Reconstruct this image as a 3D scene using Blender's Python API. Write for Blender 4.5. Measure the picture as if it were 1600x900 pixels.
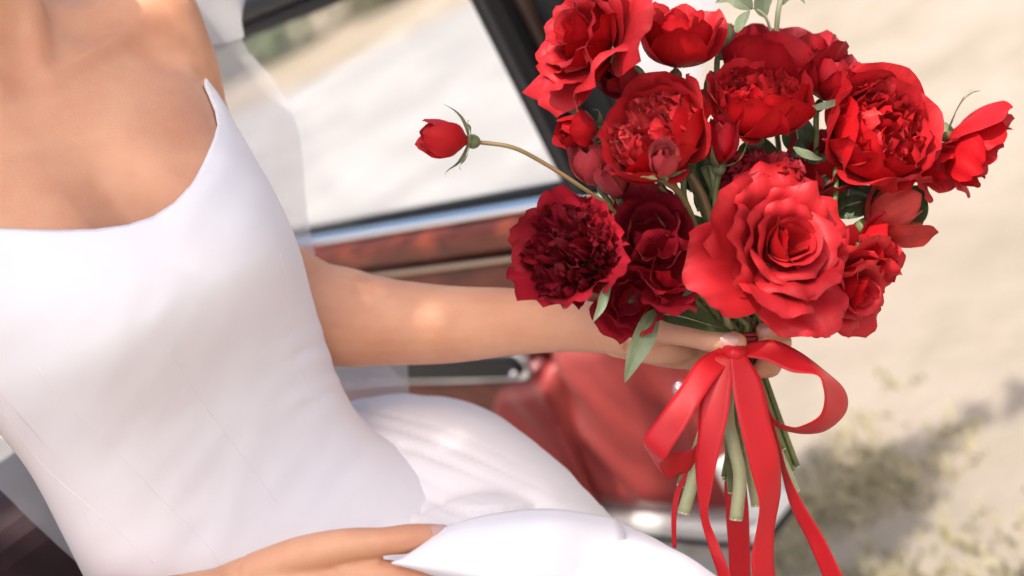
import bpy, bmesh, math, random
import numpy as np
from mathutils import Vector, Matrix, noise
from mathutils.bvhtree import BVHTree
for o in list(bpy.data.objects): bpy.data.objects.remove(o)
S = bpy.context.scene
COL = S.collection
random.seed(7); np.random.seed(7)
RAD = math.radians

# ------------------------------------------------------------------ camera
PITCH, ROLL, CAMH = RAD(18), RAD(28), 1.30
cr, sr, cp, sp = math.cos(ROLL), math.sin(ROLL), math.cos(PITCH), math.sin(PITCH)
C2W = np.array([[cr, sr, 0], [-sr*sp, cr*sp, -cp], [-sr*cp, cr*cp, sp]])   # world = C2W @ cam
CAM = np.array([0, 0, CAMH])
K = 0.72/1600
camd = bpy.data.cameras.new('camera'); camo = bpy.data.objects.new('camera', camd); COL.objects.link(camo)
camo.matrix_world = Matrix.Translation(CAM) @ Matrix(C2W.tolist()).to_4x4()
camd.lens = 50; camd.sensor_width = 36; camd.clip_start = 0.05; camd.clip_end = 500
camd.dof.use_dof = True; camd.dof.focus_distance = 1.08; camd.dof.aperture_fstop = 3.0
S.camera = camo

# ------------------------------------------------------------------ sky, sun, exposure
SUN_EL, SUN_AZ = RAD(60), RAD(196)          # azimuth clockwise from +Y
w = bpy.data.worlds.new('World'); S.world = w; w.use_nodes = True
nt = w.node_tree; bg = nt.nodes['Background']
sky = nt.nodes.new('ShaderNodeTexSky'); sky.sky_type = 'NISHITA'; sky.sun_disc = False
sky.sun_elevation = SUN_EL; sky.sun_rotation = SUN_AZ; sky.air_density = .8; sky.dust_density = 5.0; sky.ozone_density = 0.0
nt.links.new(sky.outputs[0], bg.inputs[0]); bg.inputs[1].default_value = 0.15
sund = bpy.data.lights.new('sun', 'SUN'); sund.energy = 3.0; sund.angle = RAD(0.53); sund.color = (1, .93, .84)
suno = bpy.data.objects.new('sun', sund); COL.objects.link(suno)
SUNV = Vector((math.sin(SUN_AZ)*math.cos(SUN_EL), math.cos(SUN_AZ)*math.cos(SUN_EL), math.sin(SUN_EL)))
suno.rotation_euler = SUNV.to_track_quat('Z', 'Y').to_euler(); suno.location = SUNV*20
vs = S.view_settings; vs.view_transform = 'Standard'; vs.look = 'None'; vs.gamma = 1; vs.use_curve_mapping = False; vs.exposure = 0.92

# ------------------------------------------------------------------ helpers
def ray(px, py): return C2W @ np.array([(px-800)*K, -(py-450)*K, -1.0])
def P(px, py, d): return CAM + ray(px, py)*d
def cv(x, y, z): return C2W @ np.array([x, y, z], float)
def proj(X):
    c = (np.asarray(X)-CAM) @ C2W
    d = -c[..., 2]
    return np.stack([800+c[..., 0]/d/K, 450-c[..., 1]/d/K, d], -1)
def unit(v): v = np.asarray(v, float); return v/np.linalg.norm(v)
def catmull(pts, n):
    pts = np.asarray(pts, float); m = len(pts)
    ext = np.vstack([2*pts[0]-pts[1], pts, 2*pts[-1]-pts[-2]])
    out = []
    for t in np.linspace(0, m-1, n):
        i = min(int(t), m-2); f = t-i
        a, b, c, d = ext[i], ext[i+1], ext[i+2], ext[i+3]
        out.append(.5*((2*b)+(c-a)*f+(2*a-5*b+4*c-d)*f*f+(3*b-a-3*c+d)*f**3))
    return np.array(out)
def thing(name, label, cat, loc, group=None):
    o = bpy.data.objects.new(name, None); COL.objects.link(o); o.location = loc; o.empty_display_size = .05
    o['label'] = label; o['category'] = cat
    if group: o['group'] = group
    return o
def worldloc(o):
    v = Vector((0, 0, 0))
    while o is not None: v += o.location; o = o.parent
    return v
def obj(name, verts, faces, mat, parent=None, smooth=True, uv=None, kind=None):
    verts = np.asarray(verts, float)
    if parent is not None: verts = verts - np.array(worldloc(parent))
    me = bpy.data.meshes.new(name); me.from_pydata(verts.tolist(), [], faces)
    if smooth: me.polygons.foreach_set('use_smooth', [True]*len(me.polygons))
    if uv is not None:
        l = me.uv_layers.new(name='UVMap'); idx = np.empty(len(me.loops), int); me.loops.foreach_get('vertex_index', idx)
        l.data.foreach_set('uv', np.asarray(uv, float)[idx].ravel())
    me.materials.append(mat); me.update()
    o = bpy.data.objects.new(name, me); COL.objects.link(o)
    if parent is not None: o.parent = parent
    if kind: o['kind'] = kind
    return o
def tag(o, label, cat, group=None):
    o['label'] = label; o['category'] = cat
    if group: o['group'] = group
    return o
def grid_faces(nu, nv, closed=False):
    f = []
    for j in range(nv-1):
        for i in range(nu if closed else nu-1):
            k = (i+1) % nu
            f.append((j*nu+i, j*nu+k, (j+1)*nu+k, (j+1)*nu+i))
    return f
def loft(rings):
    """rings: (n,m,3) closed rings; returns closed verts, faces with caps"""
    rings = np.asarray(rings); n, m, _ = rings.shape
    v = rings.reshape(-1, 3); f = grid_faces(m, n, True)
    f.append(tuple(range(m-1, -1, -1))); f.append(tuple((n-1)*m+i for i in range(m)))
    return v, f
def tube(pts, rad, m=12, n=None, flat=None):
    """round tube through pts; flat=(axis vector, factor) squashes the section along that axis"""
    pts = np.asarray(pts, float); rad = np.asarray(rad, float)
    if n: rad = catmull(rad.reshape(-1, 1), n)[:, 0]; pts = catmull(pts, n)
    rings = []; ref = np.array([0.13, 0.31, 0.94]); prev = None
    for i in range(len(pts)):
        t = unit(pts[min(i+1, len(pts)-1)]-pts[max(i-1, 0)])
        if prev is None: a = unit(np.cross(t, ref))
        else: a = unit(prev - t*(prev @ t))
        prev = a; b = np.cross(t, a)
        ring = []
        for k in range(m):
            th = 2*math.pi*k/m; v = (a*math.cos(th)+b*math.sin(th))*rad[i]
            if flat is not None: v = v - flat[0]*(v @ flat[0])*(1-flat[1])
            ring.append(pts[i]+v)
        rings.append(ring)
    return loft(rings)
def ball(c, r, nu=16, nv=10, axes=None):
    r = np.broadcast_to(np.asarray(r, float), (3,)); A = np.eye(3) if axes is None else np.asarray(axes)
    rings = []
    for j in range(1, nv):
        ph = math.pi*j/nv
        rings.append([c + (np.array([math.sin(ph)*math.cos(t), math.sin(ph)*math.sin(t), -math.cos(ph)])*r) @ A for t in np.linspace(0, 2*math.pi, nu, endpoint=False)])
    return loft(rings)
def join(parts):
    V, F, n = [], [], 0
    for v, f in parts:
        V.append(np.asarray(v)); F += [tuple(i+n for i in q) for q in f]; n += len(v)
    return np.vstack(V), F
def capsules(chain, m=14):
    """finger / limb: (point, radius) chain with round ends"""
    pts = [c[0] for c in chain]; rad = [c[1] for c in chain]
    out = [tube(pts, rad, m, n=len(chain)*5), ball(np.asarray(pts[-1]), rad[-1]), ball(np.asarray(pts[0]), rad[0])]
    return out
def fuse(parts, voxel, iters, factor=.5):
    v, f = join(parts)
    me = bpy.data.meshes.new('tmp'); me.from_pydata(v.tolist(), [], f); me.update()
    o = bpy.data.objects.new('tmp', me); COL.objects.link(o)
    m = o.modifiers.new('r', 'REMESH'); m.mode = 'VOXEL'; m.voxel_size = voxel
    if iters:
        s = o.modifiers.new('s', 'SMOOTH'); s.factor = factor; s.iterations = iters
    ev = o.evaluated_get(bpy.context.evaluated_depsgraph_get()); me2 = bpy.data.meshes.new_from_object(ev)
    vv = np.empty(len(me2.vertices)*3); me2.vertices.foreach_get('co', vv)
    ff = [tuple(p.vertices) for p in me2.polygons]
    bpy.data.objects.remove(o); bpy.data.meshes.remove(me); bpy.data.meshes.remove(me2)
    return vv.reshape(-1, 3), ff
def box(lo, hi, fr=None):
    """box in a frame fr=(origin, ax, ay, az)"""
    c = np.array([[x, y, z] for z in (lo[2], hi[2]) for y in (lo[1], hi[1]) for x in (lo[0], hi[0])], float)
    if fr is not None: c = fr[0] + c[:, :1]*fr[1] + c[:, 1:2]*fr[2] + c[:, 2:]*fr[3]
    return c, [(0, 2, 3, 1), (4, 5, 7, 6), (0, 1, 5, 4), (2, 6, 7, 3), (1, 3, 7, 5), (0, 4, 6, 2)]
def bevel(o, wd, seg=3):
    m = o.modifiers.new('bevel', 'BEVEL'); m.width = wd; m.segments = seg; m.limit_method = 'ANGLE'; m.angle_limit = RAD(40)
    return o

# ------------------------------------------------------------------ materials
MATS = {}
def mat(name, col, rough=.5, var=None, scale=20, bump=0, bscale=80, sub=0, subr=(1, .3, .15), spec=.5, sheen=0, metal=0, coat=0, trans=0, tcol=None, detail=4, clear=0, sheencol=None):
    m = bpy.data.materials.new(name); m.use_nodes = True; t = m.node_tree; b = t.nodes['Principled BSDF']; L = t.links
    b.inputs['Base Color'].default_value = (*col, 1); b.inputs['Roughness'].default_value = rough
    b.inputs['Specular IOR Level'].default_value = spec; b.inputs['Metallic'].default_value = metal; b.inputs['Coat Weight'].default_value = coat
    b.inputs['Coat Roughness'].default_value = .08
    tc = t.nodes.new('ShaderNodeTexCoord')
    src = None
    if var:
        nz = t.nodes.new('ShaderNodeTexNoise'); nz.inputs['Scale'].default_value = scale; nz.inputs['Detail'].default_value = detail
        L.new(tc.outputs['Object'], nz.inputs['Vector'])
        rp = t.nodes.new('ShaderNodeValToRGB'); rp.color_ramp.elements[0].position = .32; rp.color_ramp.elements[1].position = .68
        rp.color_ramp.elements[0].color = (*col, 1); rp.color_ramp.elements[1].color = (*var, 1)
        L.new(nz.outputs['Fac'], rp.inputs[0]); L.new(rp.outputs[0], b.inputs['Base Color']); src = rp.outputs[0]
    if bump:
        nb = t.nodes.new('ShaderNodeTexNoise'); nb.inputs['Scale'].default_value = bscale; nb.inputs['Detail'].default_value = 3
        L.new(tc.outputs['Object'], nb.inputs['Vector'])
        bp = t.nodes.new('ShaderNodeBump'); bp.inputs['Strength'].default_value = bump; bp.inputs['Distance'].default_value = .002
        L.new(nb.outputs['Fac'], bp.inputs['Height']); L.new(bp.outputs[0], b.inputs['Normal'])
    if sub:
        b.inputs['Subsurface Weight'].default_value = sub; b.inputs['Subsurface Radius'].default_value = subr; b.inputs['Subsurface Scale'].default_value = .012
    if sheen:
        b.inputs['Sheen Weight'].default_value = sheen; b.inputs['Sheen Roughness'].default_value = .4
        if sheencol: b.inputs['Sheen Tint'].default_value = (*sheencol, 1)
    out = t.nodes['Material Output']; sh = b.outputs[0]
    if trans:
        tr = t.nodes.new('ShaderNodeBsdfTranslucent'); tr.inputs[0].default_value = (*(tcol or col), 1)
        if src is not None and tcol is None: L.new(src, tr.inputs[0])
        mx = t.nodes.new('ShaderNodeMixShader'); mx.inputs[0].default_value = trans
        L.new(sh, mx.inputs[1]); L.new(tr.outputs[0], mx.inputs[2]); sh = mx.outputs[0]
    if clear:
        tp = t.nodes.new('ShaderNodeBsdfTransparent'); mx = t.nodes.new('ShaderNodeMixShader'); mx.inputs[0].default_value = clear
        L.new(sh, mx.inputs[1]); L.new(tp.outputs[0], mx.inputs[2]); sh = mx.outputs[0]
    L.new(sh, out.inputs['Surface'])
    MATS[name] = m; return m

def petal_mat(name, col, dark, back, rough=.52, trans=.2):
    """velvety petal: colour drifts across the petal (UV v), fine lengthwise veins, paler reverse side"""
    m = bpy.data.materials.new(name); m.use_nodes = True; t = m.node_tree; b = t.nodes['Principled BSDF']; L = t.links; N = t.nodes.new
    uv = N('ShaderNodeUVMap'); mp = N('ShaderNodeMapping'); mp.inputs['Scale'].default_value = (34, 1.5, 1); L.new(uv.outputs[0], mp.inputs[0])
    vein = N('ShaderNodeTexNoise'); vein.inputs['Scale'].default_value = 1.0; vein.inputs['Detail'].default_value = 3; L.new(mp.outputs[0], vein.inputs['Vector'])
    tc = N('ShaderNodeTexCoord'); nz = N('ShaderNodeTexNoise'); nz.inputs['Scale'].default_value = 38; nz.inputs['Detail'].default_value = 3; L.new(tc.outputs['Object'], nz.inputs['Vector'])
    rp = N('ShaderNodeValToRGB'); rp.color_ramp.elements[0].position = .3; rp.color_ramp.elements[1].position = .7
    rp.color_ramp.elements[0].color = (*dark, 1); rp.color_ramp.elements[1].color = (*col, 1); L.new(nz.outputs['Fac'], rp.inputs[0])
    geo = N('ShaderNodeNewGeometry'); mx = N('ShaderNodeMix'); mx.data_type = 'RGBA'
    ml = N('ShaderNodeMath'); ml.operation = 'MULTIPLY'; ml.inputs[1].default_value = .55; L.new(geo.outputs['Backfacing'], ml.inputs[0])
    L.new(ml.outputs[0], mx.inputs[0]); L.new(rp.outputs[0], mx.inputs[6]); mx.inputs[7].default_value = (*back, 1)
    sx_ = N('ShaderNodeSeparateXYZ'); L.new(uv.outputs[0], sx_.inputs[0]); n2 = N('ShaderNodeTexNoise'); n2.inputs['Scale'].default_value = 160; n2.inputs['Detail'].default_value = 2; L.new(tc.outputs['Object'], n2.inputs['Vector'])
    ad = N('ShaderNodeMath'); ad.operation = 'MULTIPLY_ADD'; ad.inputs[1].default_value = .22; L.new(n2.outputs['Fac'], ad.inputs[0]); L.new(sx_.outputs['Y'], ad.inputs[2])
    mr = N('ShaderNodeMapRange'); mr.inputs['From Min'].default_value = 1.04; mr.inputs['From Max'].default_value = 1.14; mr.inputs['To Max'].default_value = .45; L.new(ad.outputs[0], mr.inputs['Value'])
    m2 = N('ShaderNodeMix'); m2.data_type = 'RGBA'; L.new(mr.outputs[0], m2.inputs[0]); L.new(mx.outputs[2], m2.inputs[6]); m2.inputs[7].default_value = (dark[0]*.45, dark[1]*.8, dark[2]*.8, 1); mx = m2
    L.new(mx.outputs[2], b.inputs['Base Color'])
    bp = N('ShaderNodeBump'); bp.inputs['Strength'].default_value = .3; bp.inputs['Distance'].default_value = .0012; L.new(vein.outputs['Fac'], bp.inputs['Height'])
    L.new(bp.outputs[0], b.inputs['Normal'])
    b.inputs['Roughness'].default_value = rough; b.inputs['Specular IOR Level'].default_value = .3
    b.inputs['Sheen Weight'].default_value = .04; b.inputs['Sheen Roughness'].default_value = .35; b.inputs['Sheen Tint'].default_value = (1, .55, .5, 1)
    tr = N('ShaderNodeBsdfTranslucent'); L.new(mx.outputs[2], tr.inputs[0])
    ms = N('ShaderNodeMixShader'); ms.inputs[0].default_value = trans; L.new(b.outputs[0], ms.inputs[1]); L.new(tr.outputs[0], ms.inputs[2])
    L.new(ms.outputs[0], t.nodes['Material Output'].inputs['Surface'])
    MATS[name] = m; return m

skin = mat('skin', (.66, .345, .205), .45, var=(.58, .27, .155), scale=22, bump=.16, bscale=520, sub=.2, subr=(1, .35, .2), spec=.4)
nail = mat('nail', (.60, .36, .31), .35, coat=.2, spec=.4)
dressm = mat('satin_white', (.765, .745, .765), .6, var=(.795, .775, .79), scale=6, sheen=.25, spec=.35, bump=.05, bscale=900)
seamm = mat('stitching', (.78, .74, .745), .7)
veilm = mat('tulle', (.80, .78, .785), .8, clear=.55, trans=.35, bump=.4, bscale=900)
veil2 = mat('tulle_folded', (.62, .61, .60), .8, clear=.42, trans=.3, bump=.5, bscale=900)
R_bright = petal_mat('petal_red', (.56, .008, .012), (.44, .004, .009), (.56, .026, .034), trans=.15)
R_deep = petal_mat('petal_deep_red', (.42, .007, .014), (.28, .004, .010), (.42, .03, .045), trans=.12)
R_pink = petal_mat('petal_pink_red', (.60, .030, .036), (.52, .012, .018), (.58, .06, .065), trans=.16)
R_dark = petal_mat('petal_wine', (.20, .003, .010), (.11, .001, .006), (.30, .012, .028), rough=.42, trans=.15)
R_wine = petal_mat('petal_crimson', (.42, .006, .016), (.26, .003, .01), (.45, .02, .04), rough=.4)
R_dusky = petal_mat('petal_dusky', (.46, .05, .06), (.33, .025, .035), (.48, .09, .09))
R_orange = petal_mat('petal_flame', (.70, .07, .05), (.45, .03, .03), (.60, .12, .08))
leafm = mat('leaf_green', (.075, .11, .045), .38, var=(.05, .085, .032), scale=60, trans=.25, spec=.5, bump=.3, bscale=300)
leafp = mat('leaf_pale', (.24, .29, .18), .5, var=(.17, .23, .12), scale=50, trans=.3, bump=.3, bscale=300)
sepm = mat('sepal_green', (.24, .28, .13), .5, var=(.17, .21, .09), scale=120, trans=.25)
stemm = mat('stem_green', (.19, .22, .085), .45, var=(.12, .15, .05), scale=90, spec=.4)
stempale = mat('stem_pale', (.42, .45, .26), .5, var=(.33, .37, .19), scale=70)
stemred = mat('stem_reddish', (.26, .12, .06), .45, var=(.19, .17, .06), scale=25)
cutm = mat('stem_cut', (.62, .60, .42), .7)
ribm = mat('ribbon_satin', (.58, .009, .016), .46, spec=.4, sheen=.15, sheencol=(1, .5, .45), trans=.16, bump=.04, bscale=1200)
leather = mat('leather_red', (.40, .066, .06), .33, var=(.33, .05, .046), scale=12, bump=.25, bscale=260, spec=.5)
woodm = None
chrome = mat('chrome', (.82, .83, .85), .12, metal=1)
blackm = mat('black_paint', (.010, .010, .011), .38, spec=.3)
rubber = mat('black_rubber', (.015, .015, .015), .6)
whitem = mat('car_paint_white', (.78, .77, .74), .55, coat=.0)
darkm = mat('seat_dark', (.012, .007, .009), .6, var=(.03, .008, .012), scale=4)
steelm = mat('binding_wire', (.3, .02, .03), .5)
def wood():
    m = bpy.data.materials.new('varnished_wood'); m.use_nodes = True; t = m.node_tree; b = t.nodes['Principled BSDF']; L = t.links; N = t.nodes.new
    tc = N('ShaderNodeTexCoord'); mp = N('ShaderNodeMapping'); mp.inputs['Rotation'].default_value = (0, 0, RAD(53)); mp.inputs['Scale'].default_value = (.9, 26, 40); L.new(tc.outputs['Object'], mp.inputs[0])
    nz = N('ShaderNodeTexNoise'); nz.inputs['Scale'].default_value = 1; nz.inputs['Detail'].default_value = 5; nz.inputs['Distortion'].default_value = .6; L.new(mp.outputs[0], nz.inputs['Vector'])
    rp = N('ShaderNodeValToRGB'); rp.color_ramp.elements[0].position = .3; rp.color_ramp.elements[1].position = .72
    rp.color_ramp.elements[0].color = (.10, .018, .008, 1); rp.color_ramp.elements[1].color = (.26, .05, .018, 1)
    L.new(nz.outputs['Fac'], rp.inputs[0]); L.new(rp.outputs[0], b.inputs['Base Color'])
    b.inputs['Roughness'].default_value = .36; b.inputs['Specular IOR Level'].default_value = .3; b.inputs['Coat Weight'].default_value = .1; b.inputs['Coat Roughness'].default_value = .12
    return m
woodm = wood()
def glass():
    m = bpy.data.materials.new('window_glass'); m.use_nodes = True; t = m.node_tree; L = t.links; N = t.nodes.new; t.nodes.remove(t.nodes['Principled BSDF'])
    tp = N('ShaderNodeBsdfTransparent'); tp.inputs[0].default_value = (.97, .98, .975, 1); gl = N('ShaderNodeBsdfGlossy'); gl.inputs['Roughness'].default_value = .02
    mx = N('ShaderNodeMixShader'); mx.inputs[0].default_value = .05
    L.new(tp.outputs[0], mx.inputs[1]); L.new(gl.outputs[0], mx.inputs[2]); L.new(mx.outputs[0], t.nodes['Material Output'].inputs['Surface'])
    return m
glassm = glass()
def ground_mat(name, cols, scales, bump=.3):
    m = bpy.data.materials.new(name); m.use_nodes = True; t = m.node_tree; b = t.nodes['Principled BSDF']; L = t.links; N = t.nodes.new
    tc = N('ShaderNodeTexCoord'); prev = None
    for i, (c, s) in enumerate(zip(cols[1:], scales)):
        nz = N('ShaderNodeTexNoise'); nz.inputs['Scale'].default_value = s; nz.inputs['Detail'].default_value = 6; nz.inputs['Roughness'].default_value = .6; L.new(tc.outputs['Object'], nz.inputs['Vector'])
        rp = N('ShaderNodeValToRGB'); rp.color_ramp.elements[0].position = .42; rp.color_ramp.elements[1].position = .62; L.new(nz.outputs['Fac'], rp.inputs[0])
        mx = N('ShaderNodeMix'); mx.data_type = 'RGBA'; L.new(rp.outputs[0], mx.inputs[0])
        if prev is None: mx.inputs[6].default_value = (*cols[0], 1)
        else: L.new(prev, mx.inputs[6])
        mx.inputs[7].default_value = (*c, 1); prev = mx.outputs[2]
    L.new(prev, b.inputs['Base Color']); b.inputs['Roughness'].default_value = .95; b.inputs['Specular IOR Level'].default_value = .15
    nb = N('ShaderNodeTexNoise'); nb.inputs['Scale'].default_value = 25; nb.inputs['Detail'].default_value = 8; L.new(tc.outputs['Object'], nb.inputs['Vector'])
    bp = N('ShaderNodeBump'); bp.inputs['Strength'].default_value = bump; bp.inputs['Distance'].default_value = .03; L.new(nb.outputs['Fac'], bp.inputs['Height']); L.new(bp.outputs[0], b.inputs['Normal'])
    return m
groundm = ground_mat('dry_earth', [(.31, .262, .212), (.35, .303, .25), (.265, .23, .178)], [.9, 2.7])
roadm = ground_mat('pale_road', [(.33, .315, .31), (.38, .365, .36), (.28, .268, .264)], [.55, 1.6], .12)
shoulderm = ground_mat('sandy_verge', [(.31, .25, .195), (.36, .30, .24), (.27, .225, .16)], [.9, 3])
grassm = mat('dry_grass', (.38, .34, .20), .8, var=(.50, .44, .30), scale=2.5, trans=.35)
brushm = mat('brush_leaf', (.10, .115, .05), .7, var=(.24, .22, .12), scale=3, trans=.25)
barkm = mat('bark', (.10, .075, .055), .9, var=(.16, .13, .10), scale=9, bump=1, bscale=30)

# ================================================================== SETTING
def gp(px, py):                       # ground point under a pixel
    v = ray(px, py); return CAM + v*(-CAMH/v[2])
def sheet(name, quad, z, m, n=2):
    o = obj(name, [(x, y, z) for x, y in quad], [tuple(range(len(quad)))], m, smooth=False); o['kind'] = 'structure'; return o
sheet('ground', [(-150, -60), (150, -60), (150, 240), (-150, 240)], 0, groundm)
# road runs behind the door: its far edge seen rising to the right through the window
A, B = gp(436, 150), gp(722, 12)
rd = unit((B-A)*np.array([1, 1, 0])); rn = np.array([-rd[1], rd[0], 0])
if rn[1] < 0: rn = -rn
def strip(name, o0, lo, hi, z, m):
    q = [o0+rd*-60+rn*lo, o0+rd*60+rn*lo, o0+rd*60+rn*hi, o0+rd*-60+rn*hi]
    return sheet(name, [(v[0], v[1]) for v in q], z, m)
sheet('road', [(-40, 22.83), (40, -1.89), (40, -14), (7, 4.6), (1.75, 7.0), (.62, 4.3), (-3, 3.6), (-40, 13)], .004, roadm)
strip('verge', A, 0.0, 6.0, .008, shoulderm)

def leaf_cloud(center, r, n, size, seed, squash=1.0, shell=.55):
    rs = np.random.RandomState(seed); V, F = [], []
    for i in range(n):
        d = rs.normal(size=3); d /= np.linalg.norm(d); q = center + d*r*(shell+(1-shell)*rs.rand())**.8*np.array([1, 1, squash])*(1+.25*noise.noise(Vector(d*2.3+seed)))
        a = unit(rs.normal(size=3)); b = unit(np.cross(a, rs.normal(size=3))); s = size*(.6+.8*rs.rand())
        k = len(V); V += [q-a*s, q+b*s*.45, q+a*s, q-b*s*.45]; F.append((k, k+1, k+2, k+3))
    return np.array(V), F
ORD = ['first', 'second', 'third', 'fourth', 'fifth', 'sixth', 'seventh', 'eighth', 'ninth', 'tenth', 'eleventh', 'twelfth', 'thirteenth', 'fourteenth', 'fifteenth', 'sixteenth']
# low scrub on the far side of the road
rs = np.random.RandomState(3)
for i in range(16):
    t = -4+i*.55+rs.rand()*.3; off = 1.5+rs.rand()*1.6; c = A+rd*t+rn*off; c[2] = 0; r = .45+.35*rs.rand()
    sh = thing('scrub_bush', ('pale dry scrub bush' if i % 3 == 0 else 'olive green scrub bush')+' on the far verge, '+ORD[i]+' of the row', 'bush', c, 'scrub bushes along the far verge')
    st = []
    for k in range(5):
        a = rs.rand()*6.28; st.append(tube([c, c+np.array([math.cos(a)*r*.3, math.sin(a)*r*.3, r*.5]), c+np.array([math.cos(a)*r*.6, math.sin(a)*r*.6, r*.95])], [.015, .01, .004], 5))
    v, f = join(st); obj('stem', v, f, barkm, sh)
    v, f = leaf_cloud(c+np.array([0, 0, r*.7]), r, 420, .07, 50+i, .8, .3); obj('foliage', v, f, leafp if i % 3 == 0 else brushm, sh, smooth=False)
# dry grass tufts, bottom right and under the door
def grass(name, pts, label):
    V, F = [], []; g = np.random.RandomState(11)
    for (x, y, h) in pts:
        for b in range(14):
            a = g.rand()*6.28; ln = h*(.5+.8*g.rand()); lean = .25+.6*g.rand(); w_ = .004+.003*g.rand()
            bx, by = x+g.normal()*.03, y+g.normal()*.03; dx, dy = math.cos(a), math.sin(a); k = len(V)
            V += [(bx-dy*w_, by+dx*w_, 0), (bx+dy*w_, by-dx*w_, 0), (bx+dx*ln*lean*.4+dy*w_*.6, by+dy*ln*lean*.4-dx*w_*.6, ln*.6), (bx+dx*ln*lean*.4-dy*w_*.6, by+dy*ln*lean*.4+dx*w_*.6, ln*.6), (bx+dx*ln*lean, by+dy*ln*lean, ln)]
            F += [(k, k+1, k+2, k+3), (k+3, k+2, k+4)]
    o = obj(name, V, F, grassm, smooth=False); o['kind'] = 'stuff'; tag(o, label, 'grass'); return o
pts = []
for i in range(190):
    px, py = rs.normal(1350, 130), rs.normal(790, 105)
    if py < 560 or px < 1050: continue
    q = gp(px, py)
    if noise.noise(Vector((q[0]*5, q[1]*5, 3.3))) > .04+.25*rs.rand(): pts.append((q[0], q[1], .012+.028*rs.rand()))
grass('grass', pts, 'dry olive grass tufts on the bare earth beside the car')
def grass2():
    pts = []
    for i in range(260):
        px, py = rs.uniform(1080, 1640), rs.uniform(-40, 640); q = gp(px, py)
        if noise.noise(Vector((q[0]*.9, q[1]*.9, 8.1))) > .12: pts.append((q[0], q[1], .02+.03*rs.rand()))
    return pts
pts2 = grass2()

# shade tree behind the photographer, its crown throws the dappled light
# gaps in the foliage: where the sun gets through to the arm, the gown, the door and the flowers (pixel, depth, radius)
FLECKS = [(697, 502, 1.19, .011), (682, 530, 1.19, .008), (592, 455, 1.21, .010), (536, 445, 1.22, .012), (766, 487, 1.17, .001), (545, 478, 1.21, .004),
          (350, 395, 1.05, .012), (335, 365, 1.05, .006), (120, 440, 1.03, .010), (95, 475, 1.03, .006), (470, 330, 1.1, .008), (480, 575, 1.12, .022), (520, 640, 1.14, .022), (400, 470, 1.06, .008), (60, 640, 1.08, .010), (260, 700, 1.10, .012),
          (560, 640, 1.19, .016), (690, 680, 1.20, .014), (800, 770, 1.15, .014), (860, 830, .96, .016), (1000, 870, .95, .018), (190, 30, 1.09, .012), (300, 30, 1.13, .016),
          (905, 700, 1.82, .03), (940, 610, 1.75, .035), (1000, 690, 1.75, .022), (850, 585, 1.81, .03), (1060, 590, 1.66, .05), (930, 770, 1.85, .02), (1065, 632, 1.05, .012), (1015, 620, 1.70, .03), (700, 390, 1.80, .03), (800, 360, 1.69, .03), (880, 650, 1.82, .02), (1020, 750, 1.78, .02), (1510, 830, 2.1, .14), (1570, 700, 2.25, .14), (1300, 860, 2.15, .05)]
def shade_tree():
    sv_ = np.array(SUNV); target = P(420, 500, 1.15)
    cc = target + sv_*2.7
    base = np.array([cc[0]-1.5, cc[1]-1.5, 0])
    t = thing('tree', 'leafy shade tree standing beside the car, its crown over the bride', 'tree', base)
    fork = base+np.array([.25, .3, 2.0]); parts = [tube([base, base+np.array([.06, .1, 1.2]), fork], [.15, .12, .10], 10, n=8)]
    g = np.random.RandomState(5)
    for i in range(7):
        e = cc+g.normal(size=3)*np.array([.4, .4, .1])+np.array([-.2, -.2, .35]); mid = (fork+e)/2+g.normal(size=3)*.12; parts.append(tube([fork, mid, e], [.05, .03, .008], 7, n=7))
    v, f = join(parts); obj('trunk', v, f, barkm, t)
    parts = []
    for i in range(46):
        d = g.normal(size=3); d /= np.linalg.norm(d); o_ = d*g.rand()**.45*np.array([CROWN_R, CROWN_R, .3])
        parts.append(leaf_cloud(cc+o_, .2+.12*g.rand(), CROWN_N, .055, 200+i, .75, .0))
    for (q, n_, r_) in (((900, 650, 1.8), 150, .24), ((760, 480, 1.8), 80, .2), ((60, 430, 1.05), 130, .2), ((-60, 250, 1.06), 110, .2), ((230, 380, 1.06), 110, .18), ((120, 600, 1.08), 90, .18), ((180, 170, 1.08), 110, .17), ((820, 500, 1.18), 80, .12)):
        parts.append(leaf_cloud(P(*q)+sv_*2.6, r_, n_, .055, 300+n_, .75, .0))
    v, f = join(parts)
    q = v.reshape(-1, 4, 3); c_ = q.mean(1); keep = np.ones(len(q), bool)
    for (x, y, d, r) in FLECKS:
        w_ = c_-P(x, y, d); w_ = w_-np.outer(w_ @ sv_, sv_); keep &= np.linalg.norm(w_, axis=1) > r*.8+.020
    bq = c_-P(1215, 235, 1.08); bq = bq-np.outer(bq @ sv_, sv_); keep &= (np.linalg.norm(bq, axis=1) > .215) | (g.rand(len(q)) < .08)     # thin foliage over the flowers
    q = q[keep]; v = q.reshape(-1, 3); f = [(4*i, 4*i+1, 4*i+2, 4*i+3) for i in range(len(q))]
    obj('crown', v, f, leafm, t, smooth=False)
CROWN_R, CROWN_N = .66, 90
shade_tree()

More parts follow.
